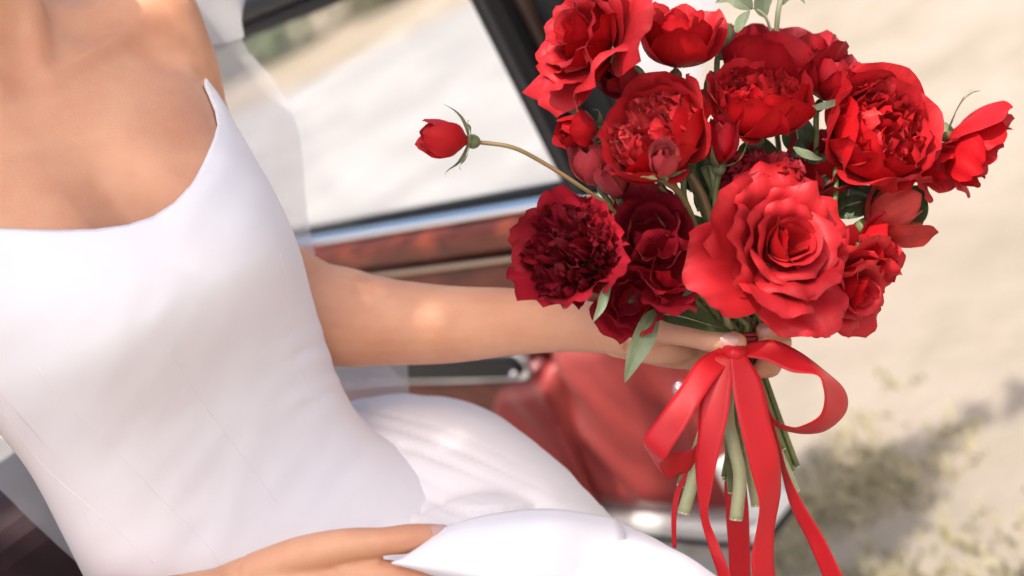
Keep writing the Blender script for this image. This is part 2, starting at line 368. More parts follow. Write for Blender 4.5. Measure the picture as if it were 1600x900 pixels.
# ================================================================== CAR (open door, seat)
PH = RAD(-53); DH = np.array([math.cos(PH), math.sin(PH), 0]); DN = np.array([math.sin(PH), -math.cos(PH), 0]); DU = np.array([0, 0, 1.0])
D0 = P(660, 342, 1.8); ZB = D0[2]                 # belt line reference point
D0g = np.array([D0[0], D0[1], 0]); DF = (D0g, DH, DN, DU)   # door frame: a along the door, n towards the seat, z up
def dpix(px, py, n=0):                            # door coordinates under a pixel on the plane n
    v = ray(px, py); t = ((D0g+DN*n-CAM) @ DN)/(v @ DN); X = CAM+v*t; return (X-D0g) @ DH, X[2]
car = thing('vintage_car', 'white vintage car with red leather interior and its door standing open', 'car', D0g+DH*-.6)
zb = dpix(660, 342)[1]; zt = dpix(470, 34)[1]; zbot = dpix(1120, 838)[1]
ai = dpix(800, 150)[0]; ao = dpix(875, 70)[0]; al = dpix(1178, 828)[0]-.012
AL = -1.0                                         # hinge end, behind the bride
v, f = box((AL, -.075, zbot), (al, -.02, zb-.012), DF); door = obj('door', v, f, whitem, car, smooth=False); bevel(door, .012)
def dbox(name, lo, hi, m, bw=.004, parent=None):
    v, f = box(lo, hi, DF); return bevel(obj(name, v, f, m, parent or door, smooth=False), bw)
# window frame: rail on top, raked post at the free end
def dprism(name, prof, lo, hi, m, axis='a', smooth=True):
    """extrude profile; axis 'a': prof=(n,z) swept along a; axis 'z': prof=(a,n) swept along z"""
    V = []; k = len(prof)
    for e in (lo, hi):
        for p_ in prof:
            V.append(D0g+DH*e+DN*p_[0]+DU*p_[1] if axis == 'a' else D0g+DH*p_[0]+DN*p_[1]+DU*e)
    F = [(i, (i+1) % k, k+(i+1) % k, k+i) for i in range(k)]+[tuple(range(k-1, -1, -1)), tuple(range(k, 2*k))]
    return obj(name, V, F, m, door, smooth=False)
dbox('window_rail', (AL, -.06, zt), (ai, -.02, zt+.022), blackm, .006)
dbox('window_rail', (AL, -.05, zt+.024), (ai, .0, zt+.05), blackm, .009)
dbox('window_rail', (AL, -.06, zt+.053), (ao, -.03, zt+.075), blackm, .004)
dbox('window_post', (ai, -.045, zb-.005), (ai+.028, -.005, zt+.05), blackm, .006)
dbox('window_post', (ai+.030, -.05, zb-.005), (ai+.055, .012, zt+.07), blackm, .01)
dbox('post_trim', (ai+.057, -.05, zb-.005), (ai+.068, -.012, zt+.07), mat('brown_trim', (.05, .03, .022), .4), .003)
dbox('window_post', (ai+.070, -.06, zb-.01), (ao+.012, -.02, zt+.07), blackm, .006)
gl = dbox('glass_pane', (AL, -.043, zb-.03), (ai+.004, -.038, zt+.01), glassm, 0.0)
dbox('window_seal', (AL, -.036, zb-.010), (ai, -.026, zb+.004), rubber, .002)
# belt: chrome strip, then varnished wood mouldings
dbox('chrome_strip', (AL, -.022, zb-.014), (ai+.07, .004, zb-.003), chrome, .004)
dbox('wood_trim', (AL, -.018, zb-.052), (ai+.07, .026, zb-.0155), woodm, .012)
dbox('chrome_strip', (AL, -.015, zb-.062), (ai+.07, .030, zb-.054), mat('brass_strip', (.5, .36, .26), .3, metal=1), .003)
dbox('wood_trim', (AL, -.018, zb-.135), (ai+.068, .020, zb-.0635), woodm, .012)
dbox('leather_band', (AL, -.018, zb-.20), (ai+.066, .012, zb-.1365), leather, .008)
# pull handle: black bar in a chrome surround
h0, hz = dpix(630, 590, .05); h1, hz1 = dpix(812, 592, .05)
hz = (hz+hz1)/2; hh = .024
def stadium(a0, a1, zc, h, n0, n1):
    ring = [(a0, zc-h), (a1-h, zc-h)]+[(a1-h+h*math.sin(t), zc-h*math.cos(t)) for t in np.linspace(.2, math.pi-.2, 7)]+[(a1-h, zc+h), (a0, zc+h)]
    V = []; k = len(ring)
    for n_ in (n0, n1):
        for (a, z) in ring: V.append(D0g+DH*a+DN*n_+DU*z)
    return V, [(i, (i+1) % k, k+(i+1) % k, k+i) for i in range(k)]+[tuple(range(k-1, -1, -1)), tuple(range(k, 2*k))]
v, f = stadium(h0-.2, h1, hz, hh, -.016, .028); bevel(obj('handle_surround', v, f, chrome, door, smooth=False), .005)
v, f = stadium(h0-.2, h1-.015, hz+.001, hh-.008, .025, .034); bevel(obj('pull_handle', v, f, blackm, door, smooth=False), .004)
v, f = ball(D0g+DH*(h1-.022)+DN*.038+DU*(hz-.004), .006); obj('screw', v, f, chrome, door)
dbox('wood_trim', (AL, -.018, hz-hh-.07), (h1-.02, .018, hz-hh-.004), woodm, .01)
dbox('door_shadow_panel', (AL, -.019, zbot+.05), (h1+.02, -.012, hz-hh-.072), darkm, .003)  # near-black panel, stands in for the shadow below the wood trim
# padded leather panels: puffy surfaces with creases
def pad(name, c0, c1, c2, c3, thick, seed, lum=.006, n=30):
    """corners (a,z) clockwise from top-left; domed towards the seat"""
    V = []; g = []
    for j in range(n):
        for i in range(n):
            s, t = i/(n-1), j/(n-1)
            a = (1-t)*((1-s)*c0[0]+s*c1[0])+t*((1-s)*c3[0]+s*c2[0]); z = (1-t)*((1-s)*c0[1]+s*c1[1])+t*((1-s)*c3[1]+s*c2[1])
            e = min(1, 7*min(s, 1-s))**.5*min(1, 8*min(t, 1-t))**.5
            nn = -.018+thick*e+lum*e*noise.noise(Vector((a*9+seed, z*5, seed)))+lum*.6*e*noise.noise(Vector((a*24+z*9, z*10, seed*2)))
            V.append(D0g+DH*a+DN*nn+DU*z)
    return obj(name, V, grid_faces(n, n), leather, door)
c = lambda x, y: dpix(x, y, .01)
pad('leather_panel', c(780, 585), c(872, 560), (c(960, 830)[0], zbot+.026), (c(800, 840)[0]-.05, zbot+.026), .05, 1.3, .010)
pad('leather_panel', c(835, 520), c(1062, 480), (al-.008, zbot+.03), (c(930, 850)[0], zbot+.024), .030, 4.1, .014)
pip = [P(*q) for q in []]
pp = [(826, 556), (850, 600), (876, 650), (896, 700), (918, 750), (940, 800)]
pv = [D0g+DH*c(*q)[0]+DU*c(*q)[1]+DN*.018 for q in pp]
v, f = tube(pv, [.006]*6, 8, n=24); obj('piping', v, f, leather, door)
# free edge of the door: white return with a black seal
dbox('door_edge', (al-.004, -.078, zbot+.023), (al+.018, .004, zbot+.12), whitem, .008)
dbox('edge_binding', (al-.004, -.078, zbot+.122), (al+.014, .004, zb-.02), leather, .008)
dbox('door_sill', (AL, -.08, zbot-.004), (al+.017, .010, zbot+.022), whitem, .008)
dbox('door_seal', (AL, -.078, zbot-.016), (al+.015, .004, zbot-.005), rubber, .003)
v, f = ball(D0g+DH*(al+.014)+DN*.006+DU*(zb-.27), (.008, .008, .016)); obj('latch', v, f, chrome, door)
# seat behind and below the bride
def seat():
    tf, tl_ = unit(SEATF*np.array([1, 1, 0])), unit(np.array([SEATF[1], -SEATF[0], 0]))      # forward, her left
    o0 = SEATO*np.array([1, 1, 0]); fr = (o0, -tl_ if (C2W.T @ tl_)[0] < 0 else tl_, tf, DU)
    v, f = box((-.55, -.16, .30), (.16, .48, .60), fr); s = obj('seat_cushion', v, f, darkm, car, smooth=False); bevel(s, .06, 5)
    v, f = box((-.55, -.34, .34), (.13, -.155, .95), fr); b = obj('seat_backrest', v, f, darkm, car, smooth=False); bevel(b, .05, 5)
    v, f = box((-.75, -.5, .34), (-.60, .9, .80), fr); b = obj('armrest', v, f, darkm, car, smooth=False); bevel(b, .04, 4)
    v, f = box((-1.0, -.9, .24), (.2, .5, .29), fr); b = obj('floor_pan', v, f, darkm, car, smooth=False)
    v, f = box((-1.0, -.97, .26), (.28, -.905, 1.0), fr); b = obj('body_panel', v, f, whitem, car, smooth=False); bevel(b, .02)
SEATF = cv(.4915, .054, .846); SEATO = P(352, 800, 1.21)
seat()

# ================================================================== PERSON
BC = P(200, 460, 1.16)
TU = unit(cv(-.44, .87, .2)); TL = cv(.72, .5, -.45); TL = unit(TL-TU*(TL @ TU)); TF = np.cross(TL, TU)
def tl(l, u, f): return BC + (TL*l+TU*u+TF*f)*.01
def pc(px, py, d): q = (P(px, py, d)-BC)*100; return q @ TL, q @ TU, q @ TF
# torso rings: s, centre(l,u,f), a, bf, bb
RINGS = [(-40, pc(690, 1090, 1.19), 16.5, 8.5, 11), (-33, pc(600, 1010, 1.195), 16.2, 9.2, 11), (-28, pc(530, 940, 1.20), 15.4, 9.8, 11), (-22, pc(437, 850, 1.20), 13.5, 9.9, 10), (-17, pc(352, 756, 1.195), 11.9, 9.8, 9),
         (-8, (0, -8, 0), 12.1, 10.3, 9.5), (0, (0, 0, 0), 13.4, 10.2, 10), (6, (0, 6, 0), 13.8, 9.5, 10.5), (11, (0, 11, 0), 14.0, 8.1, 10),
         (15, (0, 15, -.3), 13.8, 6.3, 9), (18, (0, 18, -.7), 11.0, 5.0, 7.5), (20.5, (0, 20.5, -1), 7.4, 4.6, 6.5), (24, (0, 24, -1), 5.6, 5.0, 6), (33, (0, 33, .8), 5.4, 5.2, 5.8)]
RS = np.array([r[0] for r in RINGS], float); RC = np.array([list(r[1])+[r[2], r[3], r[4]] for r in RINGS], float)
RSd = np.linspace(RS[0], RS[-1], 400)
def _dense():
    d = catmull(RC, 60*(len(RS)-1)+1); ss = np.concatenate([np.linspace(RS[i], RS[i+1], 60, endpoint=False) for i in range(len(RS)-1)]+[[RS[-1]]])
    return ss, d
SS, SD = _dense()
RT_S = np.arange(-42, 35, .02); RT_T = np.stack([np.interp(RT_S, SS, SD[:, k]) for k in range(6)], 1).tolist()
def ringp(s): return RT_T[min(max(int((s+42)/.02+.5), 0), len(RT_T)-1)]
def torso(s, th, dress=False, off=0.0):
    cl, cu, cf, a, bf, bb = ringp(s); ct, st = math.cos(th), math.sin(th); n = 2/2.3
    if ct < 0: a *= 1.08
    l = (a+off)*math.copysign(abs(ct)**n, ct); b = bf if st > 0 else bb
    f = (b+off)*math.copysign(abs(st)**n, st)
    if st > 0:
        wgt = min(1, st*2.2)
        if dress:
            f += wgt*5.7*math.exp(-abs(l/12.2)**4)*math.exp(-((s+.5)/(10.0 if s > 0 else 6.6))**2)
        else:
            g = math.exp(-(abs(abs(l)-5.4)/(3.7 if abs(l) < 5.4 else 6.6))**3); f += wgt*5.5*g*math.exp(-((s+.5)/(9.6 if s > 0 else 6.0))**2)
    return tl(cl+l, cu, cf+f)
rings = [[torso(s, t) for t in np.linspace(0, 2*math.pi, 72, endpoint=False)] for s in np.linspace(-40, 33, 100)]
core = [loft(rings)]
SHL = P(226, 40, 1.195); SHR = tl(-13.2, 17, -1)
for sg, sh in ((1, SHL), (-1, SHR)):
    core.append(tube([tl(sg*3.5, 22.5, -1.6), tl(sg*7.5, 19.4, -1.4), sh+TU*.012], [.034, .038, .038], 12, n=12))
    core.append(tube([tl(sg*1.6, 17.4, 4.2), tl(sg*6, 18.0, 3.7), tl(sg*12.2, 18.4, 1.2)], [.008, .0075, .009], 10, n=14))      # collarbone
    core.append(tube([tl(sg*1.6, 18.0, 3.6), tl(sg*3.4, 23, 2.6), tl(sg*5.2, 31, -.3)], [.010, .013, .014], 10, n=12))         # neck muscle
UA = [P(226, 40, 1.195), P(258, 122, 1.205), P(288, 215, 1.22), P(392, 408, 1.24), P(496, 486, 1.25)]
core.append(tube(UA, [.048, .047, .044, .040, .041], 20, n=24)); core.append(ball(UA[0], .049))
RA = [SHR, tl(-17, 5, -1.5), P(-150, 1030, 1.10)]
core.append(tube(RA, [.048, .043, .038], 20, n=20)); core.append(ball(RA[0], .049))
# head: neck to crown, out of the frame above
HC = tl(0, 44, 3.5); hax = np.array([TL, TF, TU])
core.append(ball(HC, (.072, .092, .108), 24, 18, hax)); core.append(ball(tl(0, 37.5, 7), (.045, .045, .035), 16, 12, hax))
cv0, cf0 = fuse(core, .004, 9)
limbs = [(cv0, cf0)]
# face
limbs += [tube([tl(0, 46, 12.2), tl(0, 43, 13.6), tl(0, 41.6, 14.4)], [.006, .008, .010], 10, n=8), ball(tl(0, 41.3, 13.4), (.016, .01, .008), axes=hax)]
limbs += [ball(tl(0, 38.6, 11.9), (.022, .008, .004), axes=hax), ball(tl(0, 37.7, 11.8), (.02, .009, .005), axes=hax)]
for sg in (-1, 1): limbs.append(ball(tl(sg*7.2, 43.5, 2.5), (.008, .018, .03), axes=hax))
# left forearm and the hand that holds the flowers
FA = [(496, 486, 1.247, .043), (545, 497, 1.243, .0435), (600, 503, 1.236, .0385), (700, 507, 1.216, .0335), (800, 503, 1.192, .0285), (880, 506, 1.170, .0235), (945, 515, 1.150, .0195), (985, 520, 1.142, .0190)]
limbs.append(tube([P(*q[:3]) for q in FA], [q[3] for q in FA], 20, n=40)); limbs.append(ball(P(496, 486, 1.247), .0425))
ZC = cv(0, 0, 1)
PALM = [(955, 517, 1.148, .021), (1000, 520, 1.146, .024), (1045, 524, 1.146, .0265), (1085, 528, 1.147, .026), (1105, 530, 1.149, .022)]
limbs.append(tube([P(*q[:3]) for q in PALM], [q[3] for q in PALM], 20, n=16, flat=(ZC, .56)))
limbs.append(ball(P(1020, 512, 1.128), (.026, .017, .013), axes=C2W.T))        # ball of the thumb
limbs.append(ball(P(1035, 548, 1.134), (.028, .012, .011), axes=C2W.T))        # heel of the hand
for k, (y, r, tx) in enumerate([(503, .0086, 1202), (526, .0088, 1206), (548, .0084, 1204), (566, .0074, 1192)]):
    ch = [(P(1085, y, 1.148), r*1.1), (P(1135, y-2, 1.152), r*1.02), (P(1185, y+2, 1.148), r), (P(tx+14, y+8, 1.128), r*.97), (P(tx+6, y+12, 1.108), r*.92), (P(tx-8, y+13, 1.098), r*.85)]
    limbs += capsules(ch)
TH = [(P(990, 510, 1.136), .0125), (P(1040, 512, 1.116), .0130), (P(1085, 522, 1.096), .0112), (P(1120, 531, 1.084), .0108), (P(1150, 536, 1.078), .0088)]
limbs += capsules(TH)
# right forearm and hand resting on the lap
RF = [(P(-150, 1030, 1.10), .038), (P(120, 985, 1.065), .034), (P(260, 958, 1.04), .027), (P(345, 938, 1.025), .0235)]
limbs += capsules(RF, 18)
DS = unit(cv(.05, .55, .83))                     # back of the hand faces up and to the lens
RP = [(335, 940, 1.024, .0240), (400, 918, 1.02, .0260), (470, 908, 1.016, .0290), (540, 916, 1.013, .0300), (585, 926, 1.012, .0290)]
limbs.append(tube([P(*q[:3]) for q in RP], [q[3] for q in RP], 20, n=16, flat=(DS, .52)))
RT = [(P(400, 890, 1.02), .0130), (P(470, 868, 1.012), .0140), (P(540, 852, 1.004), .0122), (P(600, 846, 1.000), .0102), (P(636, 842, 1.000), .0106), (P(676, 837, 1.006), .0088), (P(692, 833, 1.010), .0066)]
limbs += capsules(RT)
for k, (x, y, d) in enumerate([(588, 897, 1.005), (584, 919, 1.003), (576, 941, 1.004), (560, 961, 1.008)]):
    r = [.0100, .0102, .0096, .0085][k]
    limbs += capsules([(P(x-45, y-2, d+.004), r*1.1), (P(x+25, y+1, d), r*1.05), (P(x+100, y+10, d+.004), r), (P(x+150, y+24, d+.014), r*.9), (P(x+180, y+40, d+.024), r*.75)])
bv, bf_ = fuse(limbs, .0022, 5)
person = thing('person', 'seated woman in a white satin gown and tulle veil holding out the red flowers', 'person', tl(0, -30, 0))
body = obj('body', bv, bf_, skin, person)
body['label'] = 'bare shoulders, arms and hands'
BV = BVHTree.FromPolygons([Vector(v) for v in bv], bf_)
def cast(bvh, px, py, d0=.5):
    v = Vector(ray(px, py)); h = bvh.ray_cast(Vector(CAM)+v*d0, v.normalized())
    return (np.array(h[0]), np.array(h[1])) if h[0] is not None else (None, None)
# fingernails
def nailpatch(px, py, along, ln, wd, lift=.0007):
    p, n = cast(BV, px, py)
    if p is None: return
    p2, _ = cast(BV, px+along[0]*10, py+along[1]*10)
    t = unit((p2-p) if p2 is not None else C2W @ np.array([along[0], -along[1], 0])); s = unit(np.cross(n, t)); t = np.cross(s, n)
    V = []
    for j in range(9):
        for i in range(7):
            u_, v_ = -1+2*i/6, -1+2*j/8
            k = math.sqrt(max(0, 1-max(0, abs(v_)-.45)**2/.55**2*.8)); q = p+t*v_*ln+s*u_*wd*k
            h = BV.find_nearest(Vector(q)); V.append(np.array(h[0])+np.array(h[1])*(lift+.0012*(1-u_*u_)))
    obj('fingernail', V, grid_faces(7, 9), nail, person)
nailpatch(1140, 531, (1, .12), .0068, .0048)
nailpatch(1196, 517, (-1, .3), .0045, .0038)
nailpatch(685, 828, (1, -.22), .0062, .0042)
# hair (out of frame)
v, f = fuse([ball(HC-TF*.018+TU*.012, (.082, .092, .108), 24, 16, hax), ball(tl(0, 42, -8.5), (.05, .045, .05), 16, 12, hax)], .006, 4)
keep = [q for q in f if not ((np.mean(v[list(q)], 0)-HC) @ TF > .045 and (np.mean(v[list(q)], 0)-HC) @ TU < .07)]
obj('hair', v, keep, mat('brown_hair', (.10, .055, .03), .5, var=(.06, .03, .018), scale=60), person)
eyem = mat('eye', (.75, .73, .70), .2); irism = mat('iris', (.05, .03, .02), .2)
for sg in (-1, 1):
    v, f = ball(tl(sg*3.1, 44.3, 11.0), .011); e = obj('eye', v, f, eyem, person)
    v, f = ball(tl(sg*3.1, 44.3, 11.75), .0048); obj('iris', v, f, irism, e)

# ---- dress
def inpoly(x, y, poly):
    c_ = False; j = len(poly)-1
    for i in range(len(poly)):
        xi, yi = poly[i]; xj, yj = poly[j]
        if (yi > y) != (yj > y) and x < (xj-xi)*(y-yi)/(yj-yi)+xi: c_ = not c_
        j = i
    return c_
NECK = [(-900, 3000), (-900, 345), (-300, 352), (0, 358), (90, 360), (150, 358), (200, 351), (240, 338), (275, 315), (303, 285), (323, 250), (337, 218), (344, 192), (340, 165), (329, 138), (323, 125), (328, 117), (339, 119), (354, 138), (372, 168), (398, 206), (430, 255), (470, 300), (1500, 300), (1500, 3000)]
LOW = [(-900, -900), (2000, -900), (540, 605), (600, 638), (650, 668), (700, 718), (738, 775), (745, 800), (725, 850), (690, 900), (600, 1050), (500, 1200), (-900, 1200)]
def bodice():
    nt_, ns = 520, 110
    ths = np.concatenate([np.linspace(-.35, math.pi+.3, nt_), np.linspace(math.pi+.3, 2*math.pi-.35, 60)[1:-1]])
    tops, bots = [], []
    for th in ths:
        front = -.35 <= th <= math.pi+.3
        # lower end
        lo = -8.0
        while lo > -39 and inpoly(*proj(torso(lo, th, True, .5))[:2], LOW): lo -= .25
        hi = -4.0
        while hi < 17:
            x, y, _ = proj(torso(hi, th, True, .5))
            if not inpoly(x, y, NECK): break
            hi += .05
        if not front or th > math.pi*.86: hi = min(hi, 6.0)
        if th < .12: hi = min(hi, 5.5+max(0, th)*30)
        tops.append(hi); bots.append(lo)
    tops = np.array(tops); bots = np.array(bots)
    def sm(a, k, it):
        for _ in range(it): a = (np.roll(a, 1)+a*k+np.roll(a, -1))/(k+2)
        return a
    tops = sm(tops, 2, 2); bots = sm(bots, 1, 12)
    V = []
    for j in range(ns):
        t = j/(ns-1)
        for i, th in enumerate(ths):
            s = bots[i]+(tops[i]-bots[i])*t; e = min(1, (1-t)*30)
            V.append(torso(s, th, True, .28+.22*e))
    # inner hem so that the top edge has thickness
    for i, th in enumerate(ths): V.append(torso(tops[i]-.35, th, True, .02))
    m = len(ths); V = np.array(V)
    # faint tension folds at the side of the waist and soft wrinkles across the front
    pj = proj(V); Nn = TF
    for i, q in enumerate(V):
        x, y = pj[i, :2]
        a = .0028*math.exp(-((x-505)/60)**2-((y-555)/75)**2)*math.sin((y+.6*x+14*noise.noise(Vector((x/60, y/60, 7))))/7.5)*(.5+noise.noise(Vector((x/80, y/50, 3))))
        a += .0016*noise.noise(Vector((x/130+y/260, y/110, .3)))+.0012*noise.noise(Vector((x/45+y/90, y/70, 1.7)))
        V[i] = q+Nn*a
    return V, grid_faces(m, ns+1, True)
dv, df = bodice()
bod = obj('dress_bodice', dv, df, dressm, person)
DBV = BVHTree.FromPolygons([Vector(v) for v in dv], df)
def seam(pts, r=.00035):
    q = []
    for x, y in catmull(pts, 40):
        p, n = cast(DBV, x, y)
        if p is not None: q.append(p+n*.0001)
    if len(q) > 4:
        v, f = tube(q, [r]*len(q), 6); obj('seam', v, f, seamm, bod)
seam([(262, 545), (300, 606), (345, 668), (395, 735), (432, 785)])
seam([(60, 575), (110, 640), (190, 715), (262, 790), (318, 845), (345, 885)])
seam([(438, 395), (447, 440), (452, 500), (462, 560), (500, 640)])
seam([(0, 640), (70, 730), (150, 800), (240, 880)])

# skirt: lap volumes fused, then pleats pressed into it
sk = [tube([P(450, 860, 1.30), P(530, 815, 1.315), P(612, 780, 1.31), P(700, 806, 1.275), P(800, 890, 1.215), P(920, 1030, 1.15), P(1060, 1250, 1.08)], [.07, .09, .099, .099, .094, .088, .08], 28, n=40),
      tube([P(520, 1010, 1.20), P(640, 985, 1.12), P(760, 962, 1.06), P(880, 952, 1.03), P(985, 992, 1.00), P(1090, 1100, .97), P(1180, 1260, .95)], [.06, .07, .073, .071, .070, .072, .075], 28, n=40),
      ball(P(690, 950, 1.20), .10), ball(P(760, 900, 1.15), .07)]
sv, sf = fuse(sk, .004, 22)
pj = proj(sv)
ctr = P(640, 960, 1.16)
nrm = np.zeros_like(sv)
fa = np.array([q[:3] for q in sf]); fn = np.cross(sv[fa[:, 1]]-sv[fa[:, 0]], sv[fa[:, 2]]-sv[fa[:, 0]])
for k in range(3): np.add.at(nrm, fa[:, k], fn)
nrm /= np.linalg.norm(nrm, axis=1)[:, None]+1e-12
def pleat(x, y):
    # gathers leave the waist seam to the right and sweep downwards
    d = (x-600)*.55+(y-640)*-.15; q = (y-660)-(x-660)*.30-((x-640)/260.0)**2*40
    fade = math.exp(-max(0, x-650)/95.0)*(1 if x > 560 else max(0, (x-500)/60))
    amp = max(0, noise.noise(Vector((q/34.0, x/300.0, 2.0)))+.25)
    a = .0075*amp*fade*(.5+.5*math.cos(q*.23+1.6*math.sin(q*.043)))**5 if 590 < y < 840 and x < 960 else 0
    return -a
for i in range(len(sv)):
    x, y, d = pj[i]; a = 0
    if x < 1000 and y < 850: a += pleat(x, y)*(1 if y < 800 else (850-y)/50)
    a += .0035*noise.noise(Vector((x/170, y/90, 4.0)))+.0012*noise.noise(Vector((x/60+y/90, y/40, 9.0)))
    if y > 790 and x > 600: a += .003*math.sin((y-820+(x-700)*-.25)/26.0)*math.exp(-((x-860)/200)**2)
    sv[i] += nrm[i]*a
skirt = obj('dress_skirt', sv, sf, dressm, person)
# bunched fold of satin that the thumb slips under
def sheetpatch(name, rows, m, parent, n=24, mm=24, thick=None):
    rows = np.array([[P(*q) for q in r] for r in rows]); a = np.array([catmull(r, n) for r in rows]); b = np.array([catmull(a[:, i], mm) for i in range(n)])
    o = obj(name, b.reshape(-1, 3), grid_faces(mm, n), m, parent)
    if thick: s = o.modifiers.new('solid', 'SOLIDIFY'); s.thickness = thick; s.offset = 0
    return o
sheetpatch('dress_fold', [[(690, 826, 1.004), (760, 806, 1.0), (860, 796, .99), (965, 812, 1.01)],
                          [(662, 850, .994), (720, 830, .985), (840, 818, .965), (975, 830, .995)],
                          [(628, 872, .990), (700, 866, .972), (820, 860, .950), (980, 868, .985)],
                          [(612, 880, .992), (690, 892, .968), (800, 905, .943), (970, 920, .975)],
                          [(640, 884, 1.0), (720, 915, .985), (800, 950, .955), (950, 970, .975)]], dressm, person, thick=.0012)
# veil
sheetpatch('veil', [[(262, -60, 1.30), (330, -60, 1.31), (392, -40, 1.32)], [(300, 60, 1.30), (340, 66, 1.31), (378, 60, 1.32)], [(330, 130, 1.30), (390, 132, 1.32), (432, 130, 1.33)],
                    [(350, 230, 1.31), (420, 225, 1.34), (468, 212, 1.34)], [(380, 340, 1.32), (440, 340, 1.35), (482, 345, 1.35)], [(430, 480, 1.33), (480, 480, 1.36), (520, 480, 1.36)], [(470, 620, 1.34), (560, 610, 1.37), (636, 600, 1.37)]], veilm, person, 40, 24)
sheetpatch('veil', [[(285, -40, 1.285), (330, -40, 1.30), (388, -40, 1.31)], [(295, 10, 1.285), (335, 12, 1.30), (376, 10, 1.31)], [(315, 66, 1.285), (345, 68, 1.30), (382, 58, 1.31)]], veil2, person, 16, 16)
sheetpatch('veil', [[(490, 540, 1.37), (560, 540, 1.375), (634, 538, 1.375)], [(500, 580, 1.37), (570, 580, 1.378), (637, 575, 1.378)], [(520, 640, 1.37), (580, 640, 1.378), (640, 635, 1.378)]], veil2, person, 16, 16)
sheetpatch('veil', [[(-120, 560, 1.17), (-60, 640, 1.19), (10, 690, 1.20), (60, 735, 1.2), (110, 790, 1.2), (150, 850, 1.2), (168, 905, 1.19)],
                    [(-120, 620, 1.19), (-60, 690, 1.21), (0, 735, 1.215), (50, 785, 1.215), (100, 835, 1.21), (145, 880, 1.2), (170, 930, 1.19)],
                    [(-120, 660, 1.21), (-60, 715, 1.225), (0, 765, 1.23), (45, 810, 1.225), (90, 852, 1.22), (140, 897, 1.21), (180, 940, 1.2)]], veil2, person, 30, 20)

# ================================================================== FLOWERS
def petal_grid(L, W, a0, a1, curl=0, cup=1.0, rho0=.06, z0=0, rnd=.25, tipp=0.0, ripple=.0, roll=0.0, seed=0, nu=11, nv=11, base=.25, wpos=.62, crum=.03, e=2.6, pin=.07):
    """one petal, axis +Z, pointing to +X; returns (nv,nu,3). angles from the axis in radians"""
    rs_ = random.Random(seed); ph = rs_.random()*6.28; fr = 3+rs_.random()*3; sx = rs_.random()*40
    N = 40; t = (np.arange(N)+.5)/N
    angs = a0+(a1-a0)*(t*t*(3-2*t))+curl*np.maximum(0, t-.7)**1.5/.164
    cr_ = rho0+np.concatenate([[0], np.cumsum(np.sin(angs))])*L/N; cz_ = z0+np.concatenate([[0], np.cumsum(np.cos(angs))])*L/N
    angs = np.append(angs, angs[-1]); T = np.linspace(0, 1, N+1)
    v, u = np.meshgrid(np.linspace(0, 1, nv), np.linspace(-1, 1, nu), indexing='ij')
    au = np.abs(u); ve = np.minimum(v*(1-rnd*au**e+tipp*np.maximum(0, 1-au*2.2)), 1.12)
    an = np.interp(ve, T, angs); ex_ = np.maximum(ve-1, 0)*L
    r_ = np.interp(ve, T, cr_)+ex_*np.sin(an); z_ = np.interp(ve, T, cz_)+ex_*np.cos(an)
    sh = np.where(v < wpos, base+(1-base)*np.sin(np.minimum(v/wpos, 1)*math.pi/2), 1-.12*(np.maximum(0, v-wpos)/(1-wpos))**2)
    s = u*W*sh; kap = cup/np.maximum(r_, .18)*(1-.55*v)+1e-5; ks = kap*s
    ra = r_-(1-np.cos(ks))/kap; ta = np.sin(ks)/kap
    nz = np.array([noise.noise(Vector((a*1.6+sx, b*2.2, seed*.37))) for a, b in zip(u.ravel(), v.ravel())]).reshape(u.shape)
    nz2 = np.array([noise.noise(Vector((a*5.5+sx, b*4.5, seed*.71))) for a, b in zip(u.ravel(), v.ravel())]).reshape(u.shape); pinch = pin*(rs_.random()*1.6-.4)
    o = roll*np.maximum(0, au-.55)**2*v*3+ripple*np.sin(fr*u*2.2+ph)*v**3+crum*nz*(.3+v)+.42*crum*nz2*v-pinch*np.exp(-(u/.22)**2)*v**2.5
    return np.stack([ra+np.cos(an)*o, ta, z_-np.sin(an)*o], -1)
